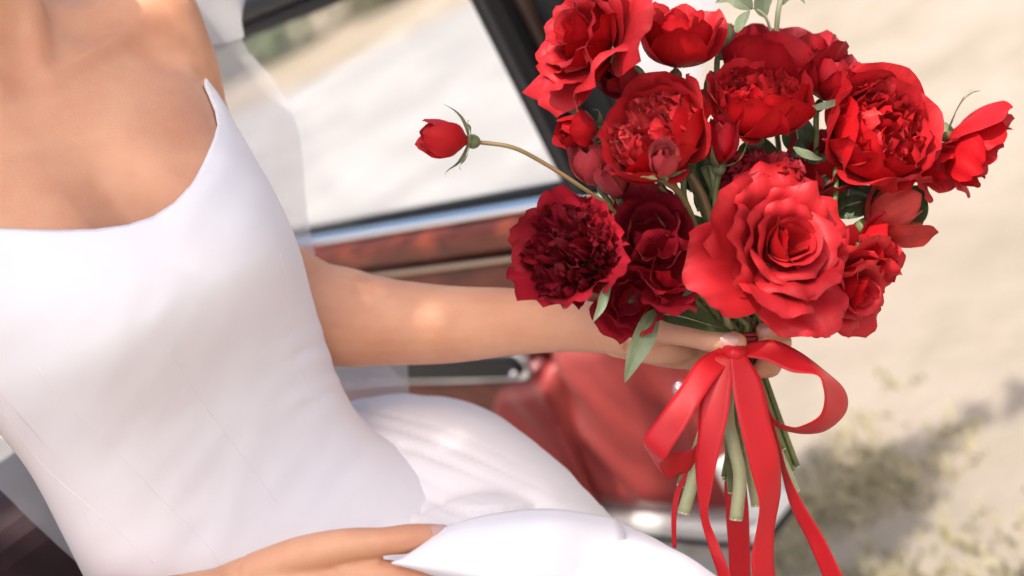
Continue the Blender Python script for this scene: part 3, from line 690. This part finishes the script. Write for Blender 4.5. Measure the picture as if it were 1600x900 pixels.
class Flower:
    def __init__(s, name, label, px, py, d, rpx, face, petal, spin=0, zc=.42, group='blooms of the hand-tied bouquet', cat='flower', seed=0):
        s.R = rpx*K*d; s.ax = unit(cv(*face)); ref = cv(0, 1, .1); s.ex = unit(ref-s.ax*(ref @ s.ax)); s.ey = np.cross(s.ax, s.ex)
        s.base = P(px, py, d)-s.ax*s.R*zc; s.m = petal; s.seed = seed; s.rng = random.Random(seed+100)
        s.t = thing(name, label, cat, s.base, group); s.spin = spin
    def world(s, G):
        return s.base+(G[..., 0:1]*s.ex+G[..., 1:2]*s.ey+G[..., 2:3]*s.ax)*s.R
    def add(s, G, ang, m=None, name='petal', tilt=0, shift=(0, 0, 0)):
        nv, nu, _ = G.shape; G = G+np.array(shift); ang += s.spin; c_, s_ = math.cos(ang), math.sin(ang)
        H = np.stack([G[..., 0]*c_-G[..., 1]*s_, G[..., 0]*s_+G[..., 1]*c_, G[..., 2]], -1)
        uv = np.stack(np.meshgrid(np.linspace(0, 1, nu)+ang, np.linspace(0, 1, nv)), -1).reshape(-1, 2)
        return obj(name, s.world(H).reshape(-1, 3), grid_faces(nu, nv), m or s.m, s.t, uv=uv)
    def bulb(s, r=.14, z=-.20, h=.15, m=None):
        v, f = ball(np.zeros(3), (r, r, h)); v = v+np.array([0, 0, z]); obj('calyx', s.world(v), f, m or sepm, s.t)
    def sepals(s, n=5, L=.8, W=.11, a0=1.1, a1=.35, curl=.4, r0=.12, z0=-.05, m=None):
        for k in range(n):
            G = petal_grid(L*(.85+.3*s.rng.random()), W, a0+s.rng.uniform(-.2, .2), a1+s.rng.uniform(-.35, .35), curl*s.rng.uniform(-.3, 2), .8, r0, z0, rnd=.0, base=.6, wpos=.25, seed=s.seed+k*7, nu=5, nv=9, crum=.05)
            mid = G[:, 2:3]; tp = np.clip((1-np.linspace(0, 1, 9))*1.5, .04, 1)[:, None, None]
            s.add(mid+(G-mid)*tp, k*2*math.pi/n+s.rng.uniform(-.2, .2), m or sepm, 'sepal')
    def stem(s, path, r=.0025, m=None, end=True, name='stem'):
        pts = [s.base-s.ax*s.R*.05, s.base-s.ax*s.R*.35]+[np.asarray(q) for q in path]
        v, f = tube(pts, [r]*len(pts), 8, n=len(pts)*5); obj(name, v, f, m or stemm, s.t)

def tea_rose(F, n=26, open_=1.0, inner=8, lo=.0):
    g = F.rng; U = g.uniform
    for i in range(inner):                                   # scrolled heart
        q = i/(inner-1)
        G = petal_grid(.66+.08*q, .20+.30*q, RAD(30-4*q), RAD(-14+12*q), RAD(10+55*q), 1.15, .03+.05*q, .12, rnd=.2, ripple=.012, roll=.05, seed=F.seed+i, nv=14, crum=.03, base=.5)
        F.add(G, i*2.2+U(-.2, .2))
    rest = n-inner
    for i in range(rest):
        q = i/(rest-1)
        if q < .5: a1 = 2+24*q; L = .66+.44*q
        else: a1 = (14+(q-.5)*2*58)*open_; L = .88+.26*(q-.5)*2
        G = petal_grid(L*U(.94, 1.07), (.46+.18*q)*U(.85, 1.12), RAD(46+24*q), RAD(a1+U(-9, 9)), RAD(U(60, 115)-25*q), .95-.5*q, .07+.08*q, .08-.12*q, rnd=.17, tipp=U(.03, .18), ripple=.02+.05*q, roll=U(.12, .36), seed=F.seed+40+i, nu=13, nv=16, crum=.05+.05*q, base=.35, e=3.2)
        F.add(G, i*2.39996+U(-.28, .28))
def garden_rose(F, outer=11, inn=44, bowl=1.0, height=.78, m_in=None):
    """cupped bloom crammed with short folded petals"""
    g = F.rng
    for i in range(outer):
        q = i/(outer-1)
        G = petal_grid(.98+.16*q, .48+.1*q, RAD(66+8*q), RAD(-4-14*(1-q)+26*q*(1-bowl)), RAD(14+34*q), .95, .10+.03*q, .0-.05*q, rnd=.2, tipp=.03, ripple=.025, roll=.06+.1*q, seed=F.seed+i, crum=.05, base=.35)
        F.add(G, i*2.39996+g.uniform(-.2, .2))
    for i in range(inn):
        q = math.sqrt((i+.5)/inn); r = .60*q; ang = i*2.39996
        L = height*(.78-.10*q)*g.uniform(.85, 1.08)
        G = petal_grid(L, g.uniform(.15, .26), RAD(g.uniform(4, 22)+20*q), RAD(g.uniform(-34, 2)), RAD(g.uniform(-20, 40)), g.uniform(.7, 1.3), r*.72+.02, .16+.02*q, rnd=.25, ripple=.05, roll=.08, seed=F.seed+90+i, nu=9, nv=9, crum=.10, base=.55)
        F.add(G, ang+g.uniform(-.5, .5), m_in)
def cup_rose(F, n=13, tight=1.0, L=1.25):
    g = F.rng
    for i in range(n):
        q = i/(n-1)
        G = petal_grid(L*(.82+.22*q), .34+.30*q, RAD(40+34*q), RAD(-34*tight+26*q), RAD(10+46*q), 1.12, .05+.08*q, .02, rnd=.20, tipp=.05, ripple=.02+.02*q, roll=.05+.1*q, seed=F.seed+i, crum=.05, base=.4)
        F.add(G, i*2.39996+g.uniform(-.2, .2))
def bud_rose(F, n=8, L=1.5):
    g = F.rng
    for i in range(n):
        q = i/(n-1)
        G = petal_grid(L*(.92+.1*q), .42+.22*q, RAD(34+18*q), RAD(-30+8*q), RAD(4+40*q*g.random()), 1.2, .04+.05*q, 0, rnd=.25, tipp=.06, ripple=.02, roll=.05, seed=F.seed+i, crum=.05, base=.4)
        F.add(G, i*2.39996)
def peony(F, inn=100):
    g = F.rng
    for i in range(11):
        q = i/10
        G = petal_grid(g.uniform(.85, 1.28), g.uniform(.40, .55), RAD(70), RAD(4+30*q), RAD(g.uniform(0, 45)), .8, .12, -.02, rnd=.25, ripple=.04, roll=.08, seed=F.seed+i, crum=.10, base=.4)
        F.add(G, i*2.39996+g.uniform(-.3, .3), R_wine if i % 3 else R_deep)
    for i in range(inn):
        q = math.sqrt((i+.5)/inn); L = (.86-.26*q*q)*g.uniform(.78, 1.15)
        G = petal_grid(L, g.uniform(.10, .19), RAD(4+50*q), RAD(2+32*q+g.uniform(-25, 14)), RAD(g.uniform(-70, 30)), g.uniform(.6, 1.8), .04+.36*q, .10-.04*q, rnd=.35, tipp=.0, ripple=.04, roll=.08, seed=F.seed+50+i, nu=9, nv=9, crum=.10, base=.4)
        F.add(G, i*2.39996+g.uniform(-.4, .4), R_wine if (i % 4 == 0 and q > .55) else None)
def carnation(F, n=60):
    g = F.rng
    for i in range(n):
        q = math.sqrt((i+.5)/n)
        G = petal_grid(.95*(1-.1*q)*g.uniform(.9, 1.1), .20, RAD(8+50*q), RAD(4+50*q), RAD(g.uniform(-20, 30)), .4, .04+.2*q, .05, rnd=.12, ripple=.09, roll=.0, seed=F.seed+i, nu=11, nv=8, crum=.12, base=.3)
        F.add(G, i*2.39996+g.uniform(-.3, .3))

BIND = P(1160, 532, 1.112)
def bindpt(k, n=22, r=.011):
    a = k*2.39996; q = r*math.sqrt((k % n+.5)/n); return BIND+cv(q*math.cos(a), .0, q*math.sin(a))
ENDS = [(1066, 802, 1.10), (1150, 812, 1.085), (1180, 788, 1.115), (1243, 770, 1.13), (1205, 700, 1.14), (1222, 735, 1.12), (1092, 790, 1.125), (1168, 760, 1.13), (1132, 778, 1.12), (1158, 745, 1.145)]
kst = [0]
def to_bind(F, via=None, r=.0024, m=None, cutend=None):
    k = kst[0]; kst[0] += 1; b = bindpt(k); path = []
    if via is not None: path += [P(*q) for q in via]
    e = P(*ENDS[cutend if cutend is not None else k % len(ENDS)])+cv(0, .018, -.004)+cv(.002*math.cos(k), .004*math.sin(k*2), .003*math.sin(k))
    path += [b+(e-b)*-.12+cv(0, .004, 0), b, b+(e-b)*.5+cv(0, 0, -.004), e]
    F.stem(path, r, m)
    v, f = ball(e, (r*.9, r*.9, r*.5)); obj('stem_end', v, f, cutm, F.t)

specs = []
# --- big open rose at the front
F = Flower('red_rose', 'largest fully open red rose at the front of the bouquet, facing the lens', 1224, 386, 1.045, 126, (.30, .28, .91), R_bright, spin=1.3, zc=.40, seed=11)
tea_rose(F, 25, 1.0); F.bulb(); to_bind(F, cutend=1)
# --- rose low on the right behind it
F = Flower('red_rose', 'ruffled red rose tucked under the right side of the largest rose', 1335, 452, 1.085, 90, (.55, -.45, .70), R_bright, spin=1.2, seed=31)
tea_rose(F, 19, 1.05, 5); F.bulb(); to_bind(F)
# --- left garden rose
F = Flower('red_rose', 'densely petalled pinkish red rose left of the bouquet centre, tilted to the left', 1020, 205, 1.055, 122, (-.56, .46, .68), R_bright, spin=.2, zc=.5, seed=52)
garden_rose(F, 11, 46, m_in=R_pink); F.bulb(); to_bind(F, [(1075, 330, 1.09)])
# --- middle rose facing up
F = Flower('red_rose', 'open red rose in the upper middle of the bouquet, cup side showing', 1186, 150, 1.09, 112, (-.02, .80, .60), R_bright, spin=.9, zc=.52, seed=71)
garden_rose(F, 12, 40, .85, .8); F.bulb(); to_bind(F, [(1180, 330, 1.11)])
# --- right peony-shaped rose
F = Flower('red_rose', 'round globe shaped red rose on the right of the bouquet', 1378, 203, 1.075, 132, (.42, .36, .82), R_bright, spin=2.0, zc=.52, seed=95)
garden_rose(F, 13, 40, 1.0, .86); F.bulb(); to_bind(F, [(1290, 350, 1.11)], m=stemm)
# --- top left rose
F = Flower('red_rose', 'loose wavy red rose at the top left corner of the bouquet', 912, 60, 1.075, 118, (-.80, .34, .46), R_bright, spin=.3, zc=.40, seed=120)
tea_rose(F, 23, 1.0, 6); F.bulb(); to_bind(F, [(985, 105, 1.10), (1010, 128, 1.10), (1080, 280, 1.11)], .0030)
# --- top centre cup rose
F = Flower('red_rose', 'half open cup shaped red rose beside the loose rose at the top', 1062, 58, 1.105, 78, (.05, .86, .45), R_bright, spin=1.7, zc=.62, seed=141)
cup_rose(F, 14, .7, 1.35); F.bulb(); to_bind(F, [(1075, 240, 1.12)])
# --- upper right pair
F = Flower('red_rose', 'deep red ruffled rose at the very top right, behind the upturned rose', 1226, 88, 1.14, 118, (.10, .90, .25), R_deep, spin=.5, zc=.45, seed=160)
garden_rose(F, 12, 26, .8, .7); F.bulb(); to_bind(F, [(1215, 300, 1.14)])
F = Flower('red_rose', 'closed ball shaped red rose with dusky outer petals at the upper right', 1300, 122, 1.115, 62, (.30, .80, .45), R_deep, spin=.1, zc=.60, seed=181)
cup_rose(F, 12, 1.1, 1.35); F.bulb(); to_bind(F, [(1265, 300, 1.13)])
# --- far right rose, seen from behind
F = Flower('red_rose', 'red rose at the far right turned away, its green sepals showing', 1512, 226, 1.12, 72, (.78, -.46, .22), R_bright, spin=.7, zc=.45, seed=200)
cup_rose(F, 14, .2, 1.4); F.sepals(5, 1.25, .15, 1.7, 1.3, -.6); F.bulb(.2, -.1, .2); to_bind(F, [(1478, 205, 1.13), (1400, 300, 1.15), (1260, 420, 1.14)])
F = Flower('red_rose', 'loose red petals of a small rose below the far right rose', 1462, 258, 1.115, 50, (.62, -.35, .55), R_bright, spin=2.2, zc=.45, seed=212)
cup_rose(F, 9, .3, 1.3); F.bulb(); to_bind(F, [(1400, 320, 1.14), (1270, 430, 1.14)])
# --- long bud far left
F = Flower('rose_bud', 'small red rosebud on a long bare stem reaching out to the left', 702, 216, 1.05, 48, (-.93, .10, .30), R_bright, spin=.3, zc=.62, group=None, cat='flower bud', seed=221)
bud_rose(F, 8, 1.7); F.sepals(5, 1.35, .15, 1.3, .5, .9, .16); F.bulb(.24, -.18, .26)
to_bind(F, [(800, 230, 1.055), (850, 255, 1.06), (905, 290, 1.07), (960, 330, 1.085), (1050, 420, 1.10)], .0017, stemred)
# --- small bud near the window post
F = Flower('rose_bud', 'small pinkish bud with green sepals beside the dark window post', 908, 203, 1.09, 50, (-.75, -.15, .55), R_bright, spin=.6, zc=.6, cat='flower bud', seed=240, group=None)
bud_rose(F, 8, 1.6); F.sepals(5, 1.25, .14, 1.2, .3, .6, .16); F.bulb(.24, -.18, .26); to_bind(F, [(970, 205, 1.10), (1040, 300, 1.11)])
# --- dusky buds above the dark peony
F = Flower('rose_bud', 'dusky pink closed bud just below the bud with sepals', 926, 262, 1.085, 48, (-.35, .75, .50), R_dusky, zc=.7, cat='flower bud', seed=260, group=None)
bud_rose(F, 8, 1.7); F.bulb(); to_bind(F, [(1000, 370, 1.10)])
F = Flower('rose_bud', 'plump dusky bud right above the dark wine peony', 960, 282, 1.075, 46, (-.25, .70, .60), R_dusky, spin=1, zc=.7, cat='flower bud', seed=268, group=None)
bud_rose(F, 8, 1.7); F.bulb(); to_bind(F, [(1010, 370, 1.10)])
F = Flower('rose_bud', 'dusky rosebud overlapping the lower edge of the densely petalled rose', 1036, 254, 1.015, 42, (-.10, .55, .80), R_dusky, spin=2, zc=.7, cat='flower bud', seed=275, group=None)
bud_rose(F, 8, 1.6); F.sepals(5, .9, .12, 1.2, .6, .5, .16); F.bulb(.22, -.15, .25); to_bind(F, [(1068, 310, 1.06), (1105, 400, 1.09)], m=stemred)
F = Flower('rose_bud', 'dark red bud with pointed green sepals under the upturned rose', 1124, 226, 1.06, 48, (-.05, .85, .50), R_wine, spin=.4, zc=.7, cat='flower bud', seed=290, group=None)
bud_rose(F, 8, 1.7); F.sepals(5, 1.35, .14, 1.0, .05, .2, .18); F.bulb(.24, -.15, .28); to_bind(F, [(1118, 320, 1.08), (1130, 420, 1.10)])
# --- wine peony
F = Flower('peony', 'dark wine peony with a shaggy centre at the lower left of the bouquet', 888, 392, 1.045, 106, (-.42, .22, .88), R_dark, spin=.2, zc=.42, seed=310)
peony(F); F.bulb(); to_bind(F, [(985, 440, 1.09)])
# --- dark roses to the right of the peony
F = Flower('red_rose', 'dark crimson rose between the wine peony and the largest rose', 1015, 372, 1.075, 84, (-.15, .45, .85), R_dark, spin=.5, zc=.5, seed=340)
cup_rose(F, 14, .8, 1.25); F.bulb(); to_bind(F, [(1080, 450, 1.10)])
F = Flower('red_rose', 'crimson rose with broad smooth lower petals beside the hand-side stems', 1048, 425, 1.055, 74, (.05, .35, .92), R_wine, spin=2.6, zc=.55, seed=352)
cup_rose(F, 9, .5, 1.2); F.bulb(); to_bind(F, [(1100, 470, 1.10)])
F = Flower('red_rose', 'small dark rose hanging lowest, right above the wrist', 985, 472, 1.07, 66, (-.10, -.05, .95), R_wine, spin=.9, zc=.5, seed=371)
cup_rose(F, 12, .8, 1.25); F.bulb(); to_bind(F, [(1060, 490, 1.10)])
# --- carnation behind the largest rose
F = Flower('carnation', 'frilly deep red carnation peeking over the largest rose', 1192, 280, 1.09, 74, (-.05, .72, .65), R_deep, spin=.2, zc=.5, seed=391)
carnation(F); F.bulb(); to_bind(F)
# --- flame coloured tulip shaped flower on the right
F = Flower('tulip', 'flame red tulip shaped flower under the globe rose on the right', 1385, 335, 1.115, 62, (.78, .42, .10), R_orange, spin=.5, zc=.55, seed=410)
cup_rose(F, 8, .8, 1.7); F.bulb(.2, -.1, .2, stemm); to_bind(F, [(1280, 420, 1.13)])
F = Flower('red_rose', 'small red rose wedged between the tulip and the largest rose', 1370, 385, 1.10, 56, (.75, .10, .45), R_bright, spin=1.5, zc=.5, seed=425)
cup_rose(F, 10, .4, 1.35); F.bulb(); to_bind(F)
F = Flower('red_rose', 'shaded red rose filling the gap behind the globe rose', 1285, 262, 1.135, 76, (.1, .55, .7), R_deep, spin=.5, zc=.5, seed=441)
cup_rose(F, 12, .6, 1.25); F.bulb(); to_bind(F)
F = Flower('rose_bud', 'red bud half hidden between the loose rose and the densely petalled rose', 975, 125, 1.11, 48, (-.6, .1, .6), R_deep, spin=.5, zc=.6, cat='flower bud', seed=455, group=None)
bud_rose(F, 8, 1.7); F.bulb(); to_bind(F, [(1050, 280, 1.12)])
F = Flower('rose_bud', 'unopened green bud between the two topmost roses', 1128, 62, 1.125, 24, (.0, .95, .2), sepm, spin=.5, zc=.8, cat='flower bud', seed=470, group=None)
bud_rose(F, 6, 2.0); F.sepals(5, 1.9, .3, .7, -.05, .3, .2); F.bulb(.3, -.2, .3); to_bind(F, [(1120, 110, 1.13), (1130, 300, 1.14)])

# ---- leaves
def leaf(name, label, pts, wpx, face, m, sag=.2, fold=.25, group='bouquet leaves', top=None):
    q = catmull([P(*p_) for p_ in pts], 17); d = np.mean([p_[2] for p_ in pts]); W = wpx*K*d; fc = unit(cv(*face)); V = []
    for j in range(17):
        t = j/16; T = unit(q[min(j+1, 16)]-q[max(j-1, 0)]); s = unit(np.cross(T, fc)); nn = np.cross(s, T)
        wd = W*(math.sin(math.pi*min(1, t**.8))**.85*.98+.02)
        for i in range(9):
            u = -1+i/4; V.append(q[j]+s*u*wd+nn*(-abs(abs(u))*wd*fold*-1+wd*.08*math.sin(9*t+u*3)*abs(u)))
    t_ = thing(name, label, 'leaf', q[0], group)
    uv = [(i/8, j/16) for j in range(17) for i in range(9)]
    obj('leaf_blade', V, grid_faces(9, 17), m, t_, uv=uv)
    v, f = tube(q-fc*.0004, np.linspace(.0011, .0003, 17), 6); obj('midrib', v, f, stempale if m is leafm else sepm, t_)
leaf('leaf', 'broad dark green leaf lying over the thumb', [(1022, 490, 1.075), (1062, 494, 1.068), (1100, 505, 1.066), (1144, 518, 1.075)], 21, (.1, .55, .83), leafm)
leaf('leaf', 'pale green leaf hanging down past the wrist', [(1026, 482, 1.07), (1010, 515, 1.06), (992, 555, 1.055), (976, 598, 1.055)], 19, (.35, .1, .93), leafp)
leaf('leaf', 'short curled pale leaf under the wine peony', [(955, 438, 1.03), (944, 462, 1.025), (938, 482, 1.022), (926, 504, 1.02)], 8, (.2, .2, .95), leafp)
leaf('leaf', 'small grey green leaf among the stems left of the largest rose', [(1066, 470, 1.06), (1082, 458, 1.055), (1098, 446, 1.05), (1108, 440, 1.05)], 12, (0, .2, .97), leafp)
leaf('leaf', 'thin curled leaf below the globe rose', [(1240, 230, 1.06), (1255, 240, 1.058), (1272, 246, 1.06), (1285, 248, 1.07)], 8, (.1, .4, .9), leafp)
leaf('leaf', 'pointed leaf above the deep red top rose', [(1150, 52, 1.12), (1156, 38, 1.12), (1164, 26, 1.12), (1172, 16, 1.12)], 9, (-.3, .2, .9), leafp)
leaf('leaf', 'broad pale leaf cut by the top of the picture', [(1176, 14, 1.13), (1160, 2, 1.13), (1140, -6, 1.13), (1118, 4, 1.13)], 14, (0, -.3, .95), leafp)
leaf('leaf', 'upright leaf at the top edge of the picture', [(1196, 28, 1.13), (1190, 8, 1.13), (1196, -14, 1.13), (1200, -40, 1.13)], 14, (.1, -.3, .95), leafp)
leaf('leaf', 'sharp leaf at the top edge, rightmost of the sprig', [(1218, 10, 1.13), (1230, -8, 1.13), (1245, -12, 1.13), (1258, 6, 1.13)], 9, (.1, -.3, .95), leafp)
leaf('leaf', 'narrow leaf beneath the closed ball shaped rose', [(1252, 168, 1.08), (1280, 168, 1.07), (1305, 160, 1.072), (1330, 146, 1.09)], 7, (.1, .5, .85), leafp)
FILL = [((1090, 330), (1150, 230)), ((1170, 330), (1160, 250)), ((1230, 320), (1250, 215)), ((1260, 330), (1330, 300)), ((1010, 330), (1000, 300)), ((1120, 400), (1060, 330)), ((1110, 330), (1110, 270)), ((1290, 330), (1400, 300)), ((1060, 400), (980, 420)), ((1240, 300), (1290, 240)), ((1080, 300), (1060, 160)), ((1130, 180), (1110, 110)), ((1250, 240), (1240, 170))]
FILL += [((1085, 300), (1090, 200)), ((1180, 260), (1195, 215)), ((1320, 330), (1330, 280)), ((1150, 150), (1150, 105)), ((985, 320), (960, 230)), ((1270, 330), (1275, 260)), ((1400, 350), (1440, 290)), ((1340, 420), (1350, 340)), ((1060, 470), (1040, 400)), ((1000, 170), (960, 170)), ((1240, 520), (1330, 440))]
FN = ['behind the dark bud', 'under the upturned rose', 'left of the globe rose', 'below the globe rose', 'above the dark crimson rose', 'left of the largest rose', 'in the middle gap', 'behind the tulip', 'behind the wine peony', 'behind the closed ball shaped rose', 'behind the densely petalled rose', 'under the half open cup rose', 'right of the upturned rose', 'between the densely petalled rose and the dark bud', 'straight under the upturned rose', 'left of the tulip', 'behind the green bud', 'behind the dusky buds', 'behind the carnation', 'above the tulip', 'between the tulip and the largest rose', 'behind the smooth crimson rose', 'under the loose rose', 'behind the ruffled low rose']
for k, ((x0, y0), (x1, y1)) in enumerate(FILL):  # added leaves, put in to make the gaps between the blooms dark
    leaf('leaf', 'dark green leaf added to darken the gaps, '+FN[k], [(x0, y0, 1.135), ((x0*2+x1)/3, (y0*2+y1)/3, 1.13), ((x0+2*x1)/3, (y0+2*y1)/3, 1.128), (x1, y1, 1.13)], 26 if k < 13 else 33, (.1*math.sin(k*3), .3, .9), leafm)
for k, (pts, r_) in enumerate([([(1208, 60, 1.14), (1196, 26, 1.13), (1178, 12, 1.13)], .0012), ([(1212, 60, 1.14), (1216, 20, 1.13), (1222, -12, 1.13)], .0022)]):
    t_ = thing('sprig', ['thin bent green sprig above the deep red top rose', 'thick upright green sprig leaving the top of the picture'][k], 'sprig', P(*pts[0]))
    v, f = tube([P(*q) for q in pts], [r_]*3, 7, n=12); obj('stem', v, f, stempale, t_)
# extra pale stems visible under the ribbon and in the gap above the hand
t_ = thing('stem_bundle', 'cut green stems of the bouquet below the hand', 'flower stem', BIND)
def xst(pts, r, m, cut=True):
    q = [P(*p_) for p_ in pts]; v, f = tube(q, [r]*len(q), 9, n=len(q)*6); s_ = obj('stem', v, f, m, t_)
    if cut:
        dd = unit(q[-1]-q[-2]); v, f = tube([q[-1]-dd*.001, q[-1]+dd*.0004], [r*1.03, r*.98], 9); obj('stem_end', v, f, cutm, s_)
xst([(1150, 545, 1.10), (1136, 640, 1.085), (1147, 700, 1.082), (1156, 745, 1.08), (1150, 812, 1.08)], .0052, stempale)
xst([(1150, 545, 1.11), (1110, 640, 1.10), (1088, 730, 1.095), (1068, 802, 1.095)], .0050, stempale)
xst([(1158, 545, 1.11), (1160, 650, 1.10), (1170, 720, 1.10), (1182, 790, 1.10)], .0042, stempale)
xst([(1165, 545, 1.12), (1190, 620, 1.125), (1208, 680, 1.13), (1244, 768, 1.13)], .0034, stempale)
xst([(1168, 545, 1.12), (1195, 600, 1.13), (1212, 650, 1.135), (1220, 716, 1.13)], .0028, stemm)
xst([(1170, 545, 1.12), (1192, 610, 1.12), (1203, 655, 1.125), (1207, 700, 1.13)], .0022, stemred)
xst([(1150, 545, 1.12), (1140, 650, 1.12), (1142, 720, 1.12), (1146, 770, 1.12)], .0045, stemm)
for a, b, r_, m_ in [((1070, 455, 1.085), (1128, 516, 1.105), .0024, stemm), ((1085, 450, 1.09), (1136, 516, 1.10), .0030, stemm), ((1100, 440, 1.09), (1142, 514, 1.10), .0024, stempale), ((1118, 430, 1.085), (1136, 512, 1.095), .0030, stempale), ((1062, 465, 1.09), (1122, 520, 1.11), .0024, stempale), ((1078, 270, 1.085), (1112, 345, 1.09), .0032, stemred), ((1100, 260, 1.09), (1125, 345, 1.10), .003, stemm), ((1112, 258, 1.085), (1118, 340, 1.09), .0026, stempale), ((1030, 290, 1.08), (1075, 350, 1.09), .0018, stemred)]:
    xst([a, ((a[0]+b[0])/2+4, (a[1]+b[1])/2, (a[2]+b[2])/2), b], r_, m_, False)
# tie: coils of red cord round the stems
ck = []
for k in range(46):
    a = k*.55; ck.append(BIND+cv(.0165*math.cos(a), .006-.0003*k, .0165*math.sin(a)))
v, f = tube(ck, [.0018]*len(ck), 6); tieo = obj('binding_cord', v, f, steelm); tag(tieo, 'dark red cord wound round the stems at the grip', 'cord')

# ================================================================== RIBBON
rib = thing('ribbon', 'red satin ribbon bow with long tails tied under the flowers', 'ribbon', P(1150, 552, 1.075))
def band(name, pairs, n=60, m=7):
    a = catmull([P(*p_[0]) for p_ in pairs], n); b = catmull([P(*p_[1]) for p_ in pairs], n); V = []
    for j in range(n):
        T = unit(a[min(j+1, n-1)]+b[min(j+1, n-1)]-a[max(j-1, 0)]-b[max(j-1, 0)]); w_ = b[j]-a[j]; nn = np.cross(T, unit(w_)) if np.linalg.norm(w_) > 1e-6 else T
        bow = .045*np.linalg.norm(w_)*math.sin(j*.23+len(pairs))
        for i in range(m):
            t = i/(m-1); V.append(a[j]+w_*t+nn*bow*math.sin(math.pi*t))
    o = obj(name, V, grid_faces(m, n), ribm, rib); s = o.modifiers.new('solid', 'SOLIDIFY'); s.thickness = .0003; s.offset = 0; return o
band('loop', [((1160, 540, 1.076), (1150, 556, 1.072)), ((1205, 531, 1.068), (1195, 563, 1.06)), ((1247, 548, 1.064), (1236, 581, 1.052)), ((1290, 580, 1.072), (1276, 586, 1.050)), ((1318, 606, 1.088), (1286, 604, 1.052)), ((1325, 632, 1.098), (1288, 628, 1.062)), ((1314, 655, 1.104), (1280, 650, 1.072)), ((1285, 675, 1.106), (1256, 664, 1.08)), ((1245, 677, 1.10), (1236, 667, 1.082)), ((1207, 662, 1.088), (1208, 652, 1.078)), ((1176, 612, 1.078), (1190, 606, 1.072)), ((1150, 560, 1.075), (1164, 556, 1.07))], 90)
band('loop', [((1125, 543, 1.074), (1146, 560, 1.068)), ((1092, 562, 1.066), (1120, 590, 1.058)), ((1062, 606, 1.058), (1093, 630, 1.048)), ((1032, 648, 1.055), (1072, 666, 1.045)), ((1006, 686, 1.058), (1050, 700, 1.046)), ((1016, 712, 1.07), (1038, 720, 1.052)), ((1040, 746, 1.085), (1038, 715, 1.07)), ((1060, 743, 1.092), (1060, 706, 1.084)), ((1086, 724, 1.092), (1086, 697, 1.086)), ((1118, 640, 1.09), (1126, 630, 1.085)), ((1145, 565, 1.08), (1150, 560, 1.078))], 90)
band('tail', [((1118, 552, 1.068), (1150, 556, 1.066)), ((1094, 628, 1.060), (1143, 600, 1.056)), ((1090, 680, 1.060), (1138, 648, 1.052)), ((1086, 722, 1.064), (1124, 705, 1.052)), ((1090, 772, 1.066), (1112, 764, 1.056)), ((1096, 815, 1.064), (1107, 808, 1.058)), ((1109, 860, 1.058), (1124, 852, 1.056)), ((1124, 908, 1.055), (1142, 900, 1.05)), ((1135, 980, 1.055), (1158, 975, 1.05))])
band('tail', [((1140, 556, 1.064), (1164, 552, 1.066)), ((1145, 610, 1.055), (1190, 596, 1.06)), ((1156, 665, 1.052), (1204, 660, 1.058)), ((1173, 735, 1.055), (1218, 716, 1.06)), ((1186, 786, 1.058), (1220, 768, 1.07)), ((1183, 822, 1.06), (1211, 822, 1.072)), ((1174, 870, 1.06), (1209, 872, 1.068)), ((1177, 912, 1.06), (1213, 912, 1.07)), ((1182, 990, 1.06), (1218, 990, 1.07))])
band('tail', [((1146, 570, 1.10), (1164, 570, 1.10)), ((1140, 660, 1.14), (1166, 660, 1.14)), ((1132, 740, 1.145), (1166, 745, 1.14)), ((1134, 800, 1.145), (1170, 800, 1.14)), ((1138, 860, 1.145), (1172, 860, 1.14)), ((1140, 912, 1.145), (1173, 912, 1.14)), ((1142, 990, 1.145), (1175, 990, 1.14))])
band('tail', [((1196, 655, 1.09), (1206, 650, 1.085)), ((1213, 700, 1.092), (1219, 697, 1.085)), ((1223, 746, 1.095), (1232, 741, 1.085)), ((1237, 796, 1.095), (1254, 785, 1.085)), ((1264, 850, 1.095), (1286, 838, 1.085)), ((1286, 902, 1.095), (1314, 894, 1.085)), ((1310, 960, 1.095), (1345, 950, 1.085))])
band('tail', [((1092, 690, 1.10), (1106, 690, 1.095)), ((1074, 732, 1.10), (1090, 722, 1.095)), ((1055, 768, 1.10), (1064, 766, 1.095)), ((1049, 812, 1.10), (1057, 812, 1.096)), ((1051, 856, 1.10), (1057, 856, 1.097))], 40)
v, f = fuse([ball(P(1148, 551, 1.072), (.011, .006, .006), axes=C2W.T), tube([P(1134, 546, 1.074), P(1148, 553, 1.066), P(1164, 548, 1.074)], [.0045, .0055, .0045], 10, n=10)], .0012, 3)
obj('knot', v, f, ribm, rib)
